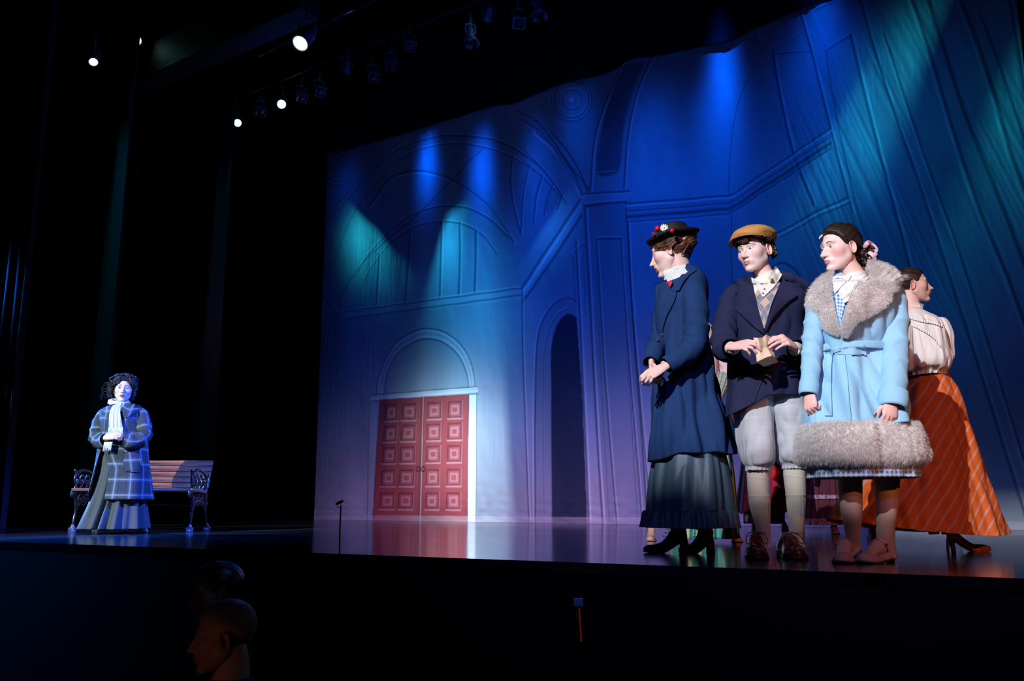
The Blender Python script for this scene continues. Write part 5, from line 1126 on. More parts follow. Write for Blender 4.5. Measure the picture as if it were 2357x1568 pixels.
def paper_bag():
    Y = 4.42-.345; m = mat('kraft_paper', (.74, .56, .40), .8, bump=(30, .5, .004)); md = m
    # front face, mouth, sides and base of a creased little bag, as one folded sheet with thickness
    top = [(1734, 777, .0), (1745, 778, -.020), (1755, 777, .008), (1763, 770, .015), (1776, 776, .045), (1775, 790, .060), (1758, 785, .05), (1742, 783, .045)]
    mid = [(1739, 802, -.01), (1749, 803, -.016), (1757, 800, .0), (1765, 799, .008), (1778, 801, .055), (1779, 806, .075), (1766, 806, .07), (1750, 806, .06)]
    low = [(1742, 833, -.02), (1751, 829, -.022), (1761, 824, -.020), (1776, 819, -.015), (1784, 824, .03), (1791, 834, .075), (1776, 838, .075), (1758, 842, .05)]
    n = 8; G = []
    for k, (a, b) in enumerate(((top, mid), (mid, low))):
        for q in np.linspace(0, 1, 12)[(k > 0):]: G.append([at(*(np.array(a[i][:2])*(1-q)+np.array(b[i][:2])*q), Y+a[i][2]*(1-q)+b[i][2]*q) for i in range(n)])
    G = np.array(G); H = np.zeros((len(G), n*6, 3))
    for i in range(len(G)):
        for j in range(n):
            for k in range(6): H[i, j*6+k] = G[i, j]*(1-k/6)+G[i, (j+1) % n]*(k/6)
    H[..., 1] += .004*wav(H, 70, 4)
    mb = MB(); inner = H-(H-H.mean(1, keepdims=True))*.03; mb.grid(np.concatenate([inner[::-1], H], 0), True)
    o4 = [at(1742, 833, Y-.02), at(1777, 819, Y-.015), at(1791.5, 834, Y+.075), at(1758, 844.5, Y+.06)]
    Q = np.array([[o4[0]*(1-a)*(1-b)+o4[1]*a*(1-b)+o4[2]*a*b+o4[3]*(1-a)*b for a in np.linspace(0, 1, 8)] for b in np.linspace(0, 1, 8)])
    mb.grid(Q, False); mb.grid(Q+[0, .001, .003], False, flip=True)
    ob = mb.build('paper_bag', m, None, False, at(1765, 800, Y)); tag(ob, 'small crumpled brown paper bag held between the boy\'s hands', 'bag')
paper_bag()
# ================================================================= D: girl in the pale blue coat
def person_girl():
    Y = 4.08; t = thing('person', at(2000, 1297, Y)*[1, 1, 0], 'girl in a pale blue coat with grey fur collar, rightmost of the trio', 'person')
    o = dict(jaw=.95, blush=.9, lip=(.60, .20, .21), gaze=(.15, 1, -.06), skin=(.80, .59, .55), nose=1.35, brow=(.04, .02, .02))
    mb = MB(); c = at(1933, 572, Y); X = head(mb, c, -70, -5, 0, .965, **o)
    core(mb, [hp(X, (0, -.022, -.040)), hp(X, (0, -.030, -.085)), at(1966, 640, Y+.01), at(1968, 672, Y+.01), at(1968, 700, Y)], [.047, .048, .055, .075, .09])
    core(mb, [at(1966, 670, Y), at(1966, 740, Y), at(1966, 820, Y), at(1972, 930, Y), at(1978, 1000, Y)], [(.13, .09), (.13, .10), (.12, .09), (.13, .10), (.12, .09)])
    for a in ([(1890, 700, 0), (1872, 830, -.04), (1862, 905, -.10)], [(2048, 700, 0), (2058, 830, -.13), (2052, 918, -.24)]): core(mb, [at(x, y, Y+d) for x, y, d in a], [.045, .038, .024])
    hand(mb, at(1863, 902, Y-.10), (-.05, -.20, -1), (-.72, -.55, -.05), 1, [(62, 75, 50), (66, 80, 50), (70, 80, 50), (74, 82, 50)], s=.86, thumb=((.55, .75, -.45), (.0, .85, -.6), (-.35, .9, -.5)), skin=(.80, .48, .44))
    hand(mb, at(2052, 920, Y-.235), (-.22, -.15, -.92), (.10, -.92, .10), 1, [(40, 62, 45), (44, 64, 45), (48, 66, 45), (52, 66, 45)], s=.86, thumb=((.5, .75, -.5), (.0, .85, -.6), (-.25, .9, -.5)), skin=(.80, .48, .44))
    mb.build('body', BODY, t)
    # hair drawn back over the ear into a low curly knot
    mb = MB(); hm = lambda P: (P[..., 2]-np.interp(P[..., 1], [-.10, -.05, -.03, -.020, -.002, .012, .028, .045, .062, .085], [-.050, -.058, -.050, .0, .018, -.004, .006, .036, .054, .068]))/.005+.3
    hair_cap(mb, X, o, lambda P: hm(P)*.30, .016, (170, .0016), flow=lambda P: P[..., 2]*.9+.45*P[..., 1]-.7*abs(P[..., 0])+.006*np.sin(P[..., 1]*60), seed=21); r = random.Random(31)
    for i in range(60):                             # combed strands from the parting
        sd = 1 if i % 2 else -1; y0 = .075-.010*(i//2 % 8); a = i/60; lock(mb, X, [(sd*.004, y0, .090+.02*(1-y0/.08)), (sd*.045, y0-.02, .088-.03*a), (sd*.078, y0-.05-.02*a, .045-.02*a), (sd*.070, -.075, .004-.02*a), (sd*.03, -.10, -.03)], .0034, 30, 6, .0008, 1.5, .4, i)
    kc = np.array((-.030, -.118, -.046))
    for i in range(90):
        a = r.uniform(0, 6.28); b = r.uniform(-1, 1); R_ = .048; d = np.array([math.cos(a)*math.sqrt(1-b*b)*R_, math.sin(a)*math.sqrt(1-b*b)*R_*.8, b*R_*1.25])
        e = rot((r.random()-.5, r.random()-.5, r.random()-.5), r.uniform(.8, 1.8))@d; lock(mb, X, [kc+d*.8, kc+(d+e)*.62, kc+e*.85], .0062, 18, 7, .006, 1.6, .6, i)
    ball(mb, hp(X, kc), (.032, .032, .045), 20, 12)
    hr = mb.build('hair', mh_d, t); mb = MB(); mp = mat('pink_satin', (.72, .48, .60), .3, spec=.6)
    rc = at(2003, 571, Y-.03)
    for a0, a1, rr, dz in ((-1.0, 4.2, .026, .0), (-2.0, 1.2, .020, -.02)):
        pts = [rc+np.array([rr*math.cos(a), .015*math.sin(a*2), rr*math.sin(a)+dz]) for a in np.linspace(a0, a1, 16)]; tube(mb, pts, np.array([[.0016, .0105]]*16), 12, 60, ref=(0, 1, 0))
    pts = [at(2000, 580, Y-.04), at(2010, 588, Y-.05), at(2013, 598, Y-.04), at(2006, 607, Y-.04)]; tube(mb, pts, np.array([[.0014, .010]]*4), 12, 30, ref=(0, 1, 0)); mb.build('ribbon', mp, hr)
    mb = MB(); tube(mb, [at(1893, 541, Y-.02), at(1889, 545, Y-.02), at(1885, 550, Y-.02)], [.003, .004, .002], 8, 10); mb.build('hair_clip', mwhite, hr)
    # coat body
    fo = lambda v, th: 1+.014*np.sin(4*th+7*v)*np.clip(1-abs(v-.3)*2, 0, 1)+np.clip((v-.45)/.55, 0, 1)*(.034*np.sin(6*th+.9)+.026*np.sin(11*th+2.2+v))+.030*np.exp(-((v-.475)/.05)**2)*(abs(np.sin(8*th))-.6)
    G = loft_rows([(628, 1930, 1999, .16, .02), (636, 1912, 2020, .22, .02), (650, 1892, 2044, .27, .01), (668, 1878, 2058, .29), (700, 1872, 2066, .32), (740, 1876, 2056, .32), (780, 1882, 2040, .30), (808, 1884, 2034, .28), (840, 1881, 2040, .30), (890, 1872, 2060, .36), (940, 1860, 2084, .38, -.02), (984, 1857, 2090, .40, -.03)], 150, 120, fo, 2.3, Y); G = crumple(lower_front(G, Y, .08, .10), .030, 42, .30, 12, v0=.12)
    ct = MB(); shell(ct, G, .006); coat = ct.build('coat', mblue, t); bt = bvh_of(ct)
    mb = MB(); pxpatch(mb, bt, [(1900, 700), (1892, 760), (1890, 806), (1884, 860), (1878, 930), (1874, 975)], [(1938, 735), (1942, 770), (1944, 810), (1951, 870), (1956, 930), (1963, 984)], .003, .006, 50, 20); mb.build('front_panel', mblue, coat)
    sA = MB(); ptube(sA, [(1896, 664, Y, 14), (1884, 690, Y-.01, 21), (1876, 740, Y-.03, 24), (1870, 790, Y-.05, 23), (1867, 830, Y-.07, 22), (1864, 870, Y-.09, 21), (1861, 900, Y-.10, 20)], 36, 110, wr(7, .045, .5, .55, .35), (True, False)); sA.build('sleeve', mblue, coat)
    mb = MB(); ptube(mb, [(1863, 882, Y-.092, 22.5), (1861, 897, Y-.098, 22.5), (1860, 909, Y-.103, 21), (1860, 909, Y-.103, 18.5)], 36, 20, lambda v, t_: 1+.03*np.sin(2*t_+1)+0*v, (False, False), lin=True); mb.build('cuff', mblue, coat)
    sB = MB(); ptube(sB, [(2044, 650, Y, 15), (2055, 672, Y-.01, 25), (2059, 720, Y-.05, 31), (2059, 780, Y-.09, 31), (2058, 840, Y-.14, 31), (2056, 890, Y-.19, 30), (2053, 928, Y-.23, 27)], 36, 110, wr(6, .035, 2.2, .5, .35), (True, False)); sB.build('sleeve', mblue, coat)
    mb = MB(); ptube(mb, [(2056, 905, Y-.205, 32), (2055, 925, Y-.22, 33), (2054, 940, Y-.23, 30), (2054, 940, Y-.23, 26)], 36, 20, lambda v, t_: 1+.05*np.sin(2*t_+2)+0*v, (False, False), lin=True); mb.build('cuff', mblue, coat)
    # belt, knot and hanging ends
    ball_ = []
    G = loft_rows([(798, 1883, 2036, .302), (800, 1882, 2037, .308), (812, 1882, 2038, .308), (814, 1883, 2037, .302)], 120, 10, lambda v, th: 1+.0*th+.018+0*v, 2.3, Y); mb = MB(); mb.grid(G, True); belt = mb.build('belt', mblue, coat)
    bb = bvh_of(ct, mb)
    mb = MB(); pxpatch(mb, bb, [(1900, 800), (1930, 803), (1960, 798), (1990, 800)], [(1898, 813), (1930, 815), (1960, 817), (1990, 815)], .006, .007, 30, 8, puff=.004); mb.build('belt_wrap', mblue, belt)
    mb = MB(); pxpatch(mb, bb, [(1904, 806), (1915, 798), (1932, 796)], [(1906, 822), (1920, 812), (1936, 808)], .014, .008, 20, 8, puff=.006); mb.build('belt_knot', mblue, belt)
    mb = MB(); pxpatch(mb, bb, [(1903, 806), (1901, 840), (1900, 900), (1899, 957)], [(1918, 808), (1914, 840), (1914, 900), (1915, 957)], .010, .006, 50, 8, fn=lambda u, v: .006+.003*np.sin(u*5)); mb.build('belt_end', mblue, belt)
    mb = MB(); pxpatch(mb, bb, [(1944, 816), (1962, 850), (1985, 900), (2009, 956)], [(1958, 815), (1980, 850), (2006, 895), (2031, 942)], .010, .006, 50, 8, fn=lambda u, v: .006+.003*np.sin(u*4)); mb.build('belt_end', mblue, belt)
    mb = MB(); pxpatch(mb, bb, [(1988, 794), (1989, 818)], [(1993, 794), (1994, 818)], .010, .004, 10, 4); mb.build('belt_loop', mblue, belt)
    # blouse, gingham bodice
    mg = mat('blue_gingham', (.2, .45, .75), .8); a_ = stripes(mg, (1, 0), .020, .0085, .12); b_ = stripes(mg, (0, 1), .020, .0085, .12)
    x1 = mixc(mg, a_, (.06, .26, .62), (.60, .72, .85)); setcol(mg, mixc(mg, math_node(mg, 'MULTIPLY', b_, .75), x1, (.70, .80, .92)))
    mb = MB(); pxpatch(mb, bt, [(1912, 640), (1922, 690), (1930, 740)], [(1962, 640), (1948, 690), (1934, 745)], .006, .003, 30, 12); mb.build('gingham_bodice', mg, t)
    mb = MB(); ptube(mb, [(1967, 668, Y-.01, 44), (1966, 655, Y-.01, 40), (1964, 645, Y-.01, 34), (1963, 640, Y-.008, 30), (1963, 641, Y-.008, 28)], 40, 20, None, (False, False), lin=True); cl = mb.build('blouse_collar', mwhite, t); bc = bvh_of(mb, ct)
    mb = MB(); pxpatch(mb, bc, [(1908, 634), (1914, 648), (1924, 664)], [(1960, 634), (1950, 650), (1938, 668)], .009, .003, 16, 12); mb.build('blouse_front', mwhite, cl)
    mb = MB(); pxpatch(mb, bc, [(1921, 642), (1918, 660), (1920, 676)], [(1950, 645), (1934, 662), (1922, 676)], .014, .004, 20, 10, puff=.006); mb.build('collar_point', mwhite, cl)
    mb = MB(); pxpatch(mb, bc, [(1985, 626), (1964, 634), (1944, 658), (1928, 674)], [(2004, 634), (1985, 656), (1966, 682), (1944, 698)], .012, .004, 30, 14, puff=.008, fn=lambda u, v: .004*np.sin(v*14)); mb.build('collar_point', mwhite, cl)
    # fur collar lobes
    dr = np.array([-.1, -.35, -.75])
    for A, B, nn in (([(1915, 622), (1884, 640), (1861, 668), (1853, 704), (1872, 742), (1902, 762), (1930, 772)], [(1916, 626), (1914, 644), (1914, 662), (1918, 690), (1923, 715), (1929, 742), (1932, 760)], 9000),
                     ([(1999, 597), (2040, 606), (2066, 622), (2076, 642), (2064, 668)], [(1992, 622), (2000, 634), (2012, 650), (2030, 662), (2056, 672)], 7000),
                     ([(2000, 628), (2030, 650), (2052, 672), (2050, 696), (2014, 722), (1972, 744), (1950, 776)], [(1988, 622), (1972, 650), (1958, 676), (1950, 700), (1944, 720), (1938, 746), (1938, 772)], 9000)):
        mb = MB(); pxpatch(mb, bt, A, B, .012, .010, 44, 18, puff=.014, fn=lambda u, v: .003*np.sin(u*6)*np.sin(v*4)); V = mb.v[0][:44*18].reshape(44, 18, 3); n_ = vnorm(V, False); n_ *= -np.sign((n_*np.array([0, 1, 0])).sum(-1))[..., None]
        p = mb.build('fur_collar', mfurd, coat); f = MB(); k = np.random.RandomState(3); m_ = 8; i0 = k.randint(0, 43, 16000); j0 = k.randint(0, 17, 16000); a1 = k.rand(16000, 1); b1 = k.rand(16000, 1)
        VV = V[i0, j0]*(1-a1)*(1-b1)+V[i0+1, j0]*a1*(1-b1)+V[i0, j0+1]*(1-a1)*b1+V[i0+1, j0+1]*a1*b1; NN = n_[i0, j0]
        # rim strands point outwards
        cen = V.mean((0, 1)); out = VV-cen; out /= np.linalg.norm(out, axis=1)[:, None]; e = ((j0 < 2) | (j0 > 14))[:, None]; NN = NN+out*np.where(e, .7, .15)
        fur(f, VV, NN*.9, int(nn*2.2), .0115, dr*.7, 5, .0006, .62); fo_ = f.build('fur_pile', mfur, p); fo_['kind'] = 'stuff'
    # fur hem band, open in front
    hf = lambda v, th: 1+.02*np.sin(3*th+1)+.02*np.sin(v*math.pi)**.6+.014*np.sin(7*th+4*v)
    G = loft_rows([(980, 1852, 2101, .42, -.03), (995, 1846, 2108, .45, -.03), (1025, 1842, 2116, .47, -.03), (1050, 1839, 2121, .49, -.03), (1062, 1844, 2116, .47, -.03), (1066, 1852, 2106, .42, -.03)], 180, 36, hf, 2.3, Y)
    G = flat_skirt_hem(G, lambda x, v: -.018*np.sin(np.clip((x-.05)/.9, 0, 1)*math.pi)*v+.0*x)
    # step where the front panel overlaps
    xr = (G[..., 0]-G[..., 0].min())/(G[..., 0].max()-G[..., 0].min()); fr_ = (G[..., 1] < Y); G[..., 1] -= .018*fr_*np.clip((.47-xr)/.012, 0, 1)*np.clip(xr/.1, 0, 1); sm_ = np.exp(-((xr-.475)/.010)**2)*fr_+.6*np.exp(-((xr-.745)/.012)**2)*fr_; G[..., 1] += .022*sm_
    mb = MB(); shell(mb, G, .01); fh = mb.build('fur_hem', mfurd, coat); n_ = vnorm(G); s = np.sign((n_*(G-G.mean(1, keepdims=True))).sum(-1).mean()); n_ *= s
    fm = (G[..., 1] < Y+.12); Vf = G[fm]; Nf = n_[fm]; Vd = Vf+(np.random.RandomState(1).rand(*Vf.shape)-.5)*[.012, .004, .014]; f = MB(); fur(f, Vd, Nf*.6, 52000, .0155, (0.05, 0, -.85), 8, .0006, .34)
    lo = G[-6:].reshape(-1, 3); ln = n_[-6:].reshape(-1, 3); fm = lo[:, 1] < Y+.1; fur(f, lo[fm], ln[fm]*.5, 6000, .017, (0, 0, -1.2), 9, .0009, .3)
    up = G[:5].reshape(-1, 3); fm = up[:, 1] < Y+.1; fur(f, up[fm], n_[:5].reshape(-1, 3)[fm]*.8, 3500, .013, (0, 0, .35), 10, .0009, .4)
    fo_ = f.build('fur_pile', mfur, fh); fo_['kind'] = 'stuff'
    # gingham skirt below the fur
    fo2 = lambda v, th: 1+.03*np.sin(13*th+.6)+.022*np.sin(21*th+2)*v; G = loft_rows([(1030, 1872, 2098, .40, -.03), (1070, 1869, 2102, .43, -.03), (1101, 1868, 2104, .44, -.03)], 220, 30, fo2, 2.2, Y); mb = MB(); shell(mb, G, .002); mb.build('gingham_skirt', mg, t)
    # stockings and bar shoes
    mst_ = mat('beige_stocking', (.56, .40, .33), .6, bump=(500, .15, .0004)); msh = mat('dusty_pink_canvas', (.52, .34, .32), .8, bump=(400, .3, .0005)); mso = mat('dark_sole', (.04, .03, .03), .7)
    for R_ in ([(1040, 1924, 1986, .13), (1100, 1930, 1983, .125), (1150, 1933, 1983, .125), (1190, 1940, 1982, .115), (1225, 1947, 1979, .095, .06), (1255, 1950, 1980, .085, .12), (1276, 1948, 1984, .09, .14), (1284, 1950, 1984, .09, .15)], [(1040, 2010, 2072, .13), (1100, 2013, 2069, .125), (1150, 2017, 2067, .125), (1190, 2020, 2062, .115), (1225, 2019, 2058, .095, .03), (1255, 2019, 2059, .088, .06), (1276, 2022, 2064, .09, .08), (1284, 2026, 2064, .09, .08)]):
        mb = MB(); G = loft_rows(R_, 40, 60, None, 2, Y+.02); shell(mb, G, .002); mb.build('stocking', mst_, t)
    for hx, hy, tx, ty, w_ in ((1977, 1276, 1938, 1297, .098), (2066, 1281, 1982, 1297, .094)):
        tt = ground(tx, ty+1); d = np.array([.10, .21, 0]) if hx < 2000 else np.array([.185, .14, 0]); d /= np.linalg.norm(d); h = tt+d*.235; mb = MB()
        u, v, L = shoe(mb, h, tt, w_, [(0, .05), (.10, .055), (.22, .034), (.40, .028), (.56, .032), (.72, .042), (.88, .038), (.96, .030), (1, .018)], .010, sole=.007, point=-.4, n=60)
        sh = mb.build('bar_shoe', [msh, mso], t); mb = MB()
        tube(mb, [h+u*L*.18+[0, 0, .065], h+u*L*.34+[0, 0, .068], h+u*L*.52+[0, 0, .058], h+u*L*.66+[0, 0, .046], h+u*L*.80+[0, 0, .03]], [(.030, .030), (.033, .036), (.032, .027), (.032, .020), (.03, .012)], 24, 30, ref=v); mb.build('instep', mst_, sh)
        mb = MB(); pts = [h+u*L*(.30+.10*math.cos(a)*0+.12*abs(math.sin(a)))+v*.042*math.cos(a)+np.array([0, 0, .052+.050*math.sin(a)]) for a in np.linspace(0, math.pi, 12)]; tube(mb, pts, np.array([[.0065, .002]]*12), 10, 50, ref=u); mb.build('strap', msh, sh)
        mb = MB(); ball(mb, pts[2 if hx > 2000 else 9]-np.array([0, .006, 0]), .007, 14, 10); mb.build('buckle', mbtn, sh)
person_girl()
# ================================================================= E: woman in the orange skirt
def person_orange():
    Y = 5.1; t = thing('person', at(2180, 1268, Y)*[1, 1, 0], 'woman in a white blouse and long orange striped skirt behind the blue coat', 'person')
    o = dict(jaw=1.0, blush=.6, lip=(.50, .06, .08), gaze=(0, 1, 0), skin=(.62, .40, .34), eye_h=.0034, nose=1.1)
    mb = MB(); c = at(2100, 657, Y); X = head(mb, c, 76, 5, 0, .92, **o)
    core(mb, [hp(X, (0, -.02, -.040)), hp(X, (0, -.030, -.085)), at(2098, 712, Y), at(2102, 730, Y), at(2110, 760, Y), at(2130, 840, Y)], [.050, .050, .055, .08, .11, .11])
    for x in (2120, 2150): core(mb, [at(x, 890, Y+.05), at(x+10, 1080, Y+.05), at(x+30, 1230, Y+.05)], [.075, .055, .028])
    core(mb, [at(2085, 740, Y), at(2078, 790, Y+.05), at(2095, 850, Y-.02)], [.045, .04, .025]); core(mb, [at(2165, 745, Y+.06), at(2172, 800, Y+.10), at(2160, 850, Y+.08)], [.045, .04, .025])
    mb.build('body', BODY, t)
    mb = MB(); hair_cap(mb, X, o, hmask(.062, -.062, .012), .005, (150, .0022), flow=lambda P: P[..., 2]+.3*P[..., 1], seed=41); r = random.Random(5)
    kc = np.array((0, -.115, .0))
    for i in range(50):
        a = r.uniform(0, 6.28); b = r.uniform(-1, 1); d = np.array([math.cos(a)*.035, math.sin(a)*.035, b*.03]); e = rot((r.random()-.5, r.random()-.5, r.random()-.5), 1.2)@d; lock(mb, X, [kc+d*.8, kc+(d+e)*.6, kc+e*.85], .006, 14, 7, .004, 1.5, .6, i)
    mb.build('hair', mh_d, t)
    mbl = mat('cream_blouse', (.70, .68, .66), .8, bump=(120, .5, .002)); fo = lambda v, th: 1+.020*np.sin(17*th+1)*np.clip(v*2, 0, 1)+.02*np.sin(6*th+5*v)+.03*np.clip((v-.7)/.3, 0, 1)*np.sin(24*th)
    G = loft_rows([(716, 2080, 2122, .12), (724, 2074, 2134, .17), (736, 2070, 2154, .24), (760, 2070, 2166, .30), (800, 2074, 2174, .34), (830, 2078, 2182, .36), (848, 2084, 2178, .32), (858, 2094, 2172, .24), (866, 2096, 2170, .22)], 150, 90, fo, 2.2, Y)
    G = crumple(G, .016, 60, .35, 36, v0=.1); ct = MB(); shell(ct, G, .003); bl = ct.build('blouse', mbl, t); bt = bvh_of(ct)
    mb = MB(); ptube(mb, [(2157, 738, Y+.05, 10), (2166, 746, Y+.03, 17), (2172, 768, Y+.02, 20), (2175, 796, Y+.0, 20), (2179, 822, Y-.01, 16), (2176, 838, Y-.01, 10)], 40, 50, lambda v, th: 1+.05*np.sin(9*th)+.03*np.sin(14*v+th*2), (True, True)); mb.build('sleeve', mbl, bl)
    mb = MB(); ptube(mb, [(2085, 738, Y-.05, 12), (2080, 760, Y-.09, 18), (2078, 800, Y-.10, 20), (2086, 836, Y-.10, 16), (2092, 850, Y-.09, 12)], 40, 50, lambda v, th: 1+.05*np.sin(9*th)+.03*np.sin(14*v+th*2), (True, True)); mb.build('sleeve', mbl, bl)
    mb = MB(); ptube(mb, [(2101, 722, Y, 24), (2101, 714, Y, 21), (2101, 706, Y, 21), (2101, 703, Y, 24), (2101, 704, Y, 20)], 160, 24, lambda v, th: 1+.06*np.sin(24*th)*np.clip(v*1.5-.3, 0, 1), (False, False), lin=True); mb.build('collar_frill', mbl, bl)
    for A in ([(2092, 738), (2120, 752), (2146, 768), (2166, 792)], [(2090, 724), (2122, 733), (2150, 738), (2170, 745)]):
        mb = MB(); B = [(x-1, y+8) for x, y in A]; pxpatch(mb, bt, A, B, .004, .003, 90, 6, fn=lambda u, v: .005*np.sin(u*90)*v+.004*v); mb.build('lace_trim', mbl, bl)
    mb = MB(); ptube(mb, [(2132, 854, Y, 41), (2132, 862, Y, 42), (2132, 868, Y, 42)], 50, 8, None, (False, False), flat=.75); mb.build('waistband', mat('brown_belt', (.12, .05, .03), .7), t)
    ms = mat('orange_striped_cotton', (.60, .14, .015), .75, bump=(200, .3, .0006)); st_ = stripes(ms, (.78, .62), .046, .010, .25); nz = N(ms, 'ShaderNodeTexNoise', Scale=6.0)
    setcol(ms, mixc(ms, st_, mixc(ms, nz.outputs[0], (.46, .075, .006), (.58, .12, .010)), (.50, .22, .17)))
    fo = lambda v, th: 1+(.3+.7*v)*(.034*np.sin(8*th+2)+.026*np.sin(13*th+1+v)+.012*np.sin(23*th))*(1-.45*v)
    G = loft_rows([(856, 2094, 2172, .24), (866, 2090, 2178, .28), (900, 2078, 2192, .36), (960, 2056, 2211, .48), (1040, 2018, 2231, .62), (1130, 1968, 2262, .76), (1200, 1930, 2288, .86), (1232, 1914, 2301, .90)], 240, 150, fo, 2.0, Y+.06)
    G = flat_skirt_hem(G, lambda x, v: v**3*(.085*(1-x)**2+.0*x)+v**6*.03*x**8)
    G = crumple(G, .015, 40, .20, 35, v0=.04)
    nv_, nu_ = G.shape[:2]; U = (np.arange(nu_)/nu_)[None]*np.linspace(1.2, 2.6, nv_)[:, None]*1.0; Vv = np.repeat(np.linspace(0, .98, nv_)[:, None], nu_, 1)
    cx_ = (np.arange(nu_)/nu_*6.283); Ux = np.cos(cx_)[None]*np.linspace(.16, .46, nv_)[:, None]*1.15; uv = np.stack([-(G[..., 0]-2.0), G[..., 2]], -1)
    n_ = vnorm(G); s = np.sign((n_*(G-G.mean(1, keepdims=True))).sum(-1).mean()); mb = MB(); mb.grid(G, True, 0, uv, flip=s < 0); mb.grid((G-n_*s*.003), True, 0, uv, flip=s > 0); mb.build('skirt', ms, t)
    mtan = mat('tan_leather', (.34, .12, .045), .35, spec=.6)
    for hx, hy, tx, ty in ((2181, 1270, 2280, 1270), (1990, 1250, 2016, 1262)):
        tt = ground(tx, ty); h0 = ground(hx, hy); d = h0-tt; d[2] = 0; d /= np.linalg.norm(d); h = tt+d*.235; mb = MB()
        u, v, L = shoe(mb, h, tt, .080, [(0, .05), (.15, .055), (.35, .045), (.6, .036), (.85, .032), (1, .018)], .062, point=.5); sh = mb.build('heeled_shoe', [mtan, mtan], t)
person_orange()
# ================================================================= A: woman in the plaid coat by the bench
def person_plaid():
    Y = 8.42; t = thing('person', at(275, 1226, Y)*[1, 1, 0], 'woman in a checked overcoat and pale fringed scarf standing before the bench', 'person')
    o = dict(jaw=1.0, mouth=.005, blush=.2, lip=(.50, .12, .14), gaze=(.1, 1, 0), skin=(.80, .64, .58), brow=(.03, .02, .02), eye_h=.005)
    mb = MB(); c = at(285, 897, Y); X = head(mb, c, 20, 3, 3, 1.06, **o)
    core(mb, [hp(X, (0, -.02, -.040)), hp(X, (0, -.028, -.085)), at(278, 934, Y), at(280, 945, Y), at(282, 965, Y)], [.052, .052, .056, .09, .12])
    core(mb, [at(282, 950, Y), at(282, 1000, Y), at(282, 1060, Y)], [(.15, .10)]*3)
    for x in (255, 305): core(mb, [at(x, 1050, Y), at(x, 1140, Y), at(x, 1214, Y)], [.08, .055, .03])
    core(mb, [at(240, 955, Y), at(224, 1005, Y-.04), at(250, 1008, Y-.25)], [.05, .045, .026]); core(mb, [at(322, 955, Y), at(330, 1005, Y-.04), at(272, 1006, Y-.27)], [.05, .045, .026])
    hand(mb, at(246, 1007, Y-.26), (.90, -.25, .15), (-.1, -.80, .55), -1, [(28, 48, 35)]*4, s=1.0, skin=(.80, .60, .53)); hand(mb, at(276, 1008, Y-.25), (-.90, -.15, .20), (.1, -.75, .6), 1, [(30, 50, 35)]*4, s=1.0, skin=(.80, .60, .53))
    mb.build('body', BODY, t)
    mb = MB(); hair_cap(mb, X, o, hmask(.066, -.07), .018, (60, .004), seed=51); r = random.Random(7)
    for i in range(260):
        a = r.uniform(-math.pi, math.pi); fy = math.cos(a); sx = math.sin(a)
        if fy > .25 and abs(sx) < .40: continue
        if fy > .25 and abs(sx) < .86:
            z0 = .085; p = [(sx*.05, fy*.075, .100), (sx*.085, fy*.088, .088), (sx*.105+.0, fy*.085, .060), (sx*.118, fy*.06, .030+r.uniform(-.02, .02))]
        else:
            z0 = r.uniform(-.02, .07); w_ = r.uniform(.080, .105)*(1.22 if sx > 0 else .88); p = [(sx*.06, fy*.07-.02, z0+.045), (sx*w_, fy*w_-.015, z0+.022), (sx*w_*1.08, fy*w_*1.08-.02, z0-.015), (sx*w_*1.02, fy*w_-.02, z0-.055-r.uniform(0, .025))]
        lock(mb, X, p, .0058, 26, 6, .010, r.uniform(1.4, 2.8), .6, i)
    for i in range(110):
        a = r.uniform(-math.pi, math.pi); q = r.uniform(.01, .075); cx_, cy_ = q*math.sin(a), q*math.cos(a)-.015; z_ = .034+.094*math.sqrt(max(1-(q/.10)**2, .1)); n1_ = a+r.uniform(-1, 1)
        lock(mb, X, [(cx_, cy_, z_), (cx_+.028*math.sin(n1_), cy_+.028*math.cos(n1_), z_+.008), (cx_+.050*math.sin(n1_), min(cy_+.050*math.cos(n1_), .078), z_-.014)], .0055, 18, 6, .008, 1.8, .6, i)
    for i in range(7): lock(mb, X, [(.11, -.02, .03-.02*i), (.150+.01*(i % 3), -.01, .045-.02*i), (.175, 0, .02-.018*i), (.168, 0, -.008-.018*i)], .0022, 24, 6, .008, 1.8, .6, i)
    mb.build('hair', mh_a, t)
    # checked coat, hanging open
    mp = mat('checked_wool', (.06, .08, .11), .9, bump=(60, .9, .006)); L = .125
    a1 = stripes(mp, (1, 0), L, .040, .15); b1 = stripes(mp, (0, 1), L*1.15, .045, .15); a2 = stripes(mp, (1, 0), L, .012, .25); b2 = stripes(mp, (0, 1), L*1.15, .014, .25); a3 = stripes(mp, (1, 0), L*.5, .010, .3); b3 = stripes(mp, (0, 1), L*.575, .010, .3)
    x = mixc(mp, math_node(mp, 'MULTIPLY', math_node(mp, 'ADD', a1, b1), .5, True), (.022, .032, .046), (.075, .11, .15)); x = mixc(mp, math_node(mp, 'MULTIPLY', math_node(mp, 'MAXIMUM', a3, b3), .5), x, (.02, .02, .03)); x = mixc(mp, math_node(mp, 'MULTIPLY', math_node(mp, 'ADD', a2, b2), .62, True), x, (.34, .42, .50)); nz = N(mp, 'ShaderNodeTexNoise', Scale=70.0)
    setcol(mp, mixc(mp, math_node(mp, 'MULTIPLY', nz.outputs[0], .45), x, (.09, .13, .17)))
    fo = lambda v, th: 1+.025*np.sin(4*th+6*v)+.03*np.clip(v-.4, 0, 1)*np.sin(7*th+1)
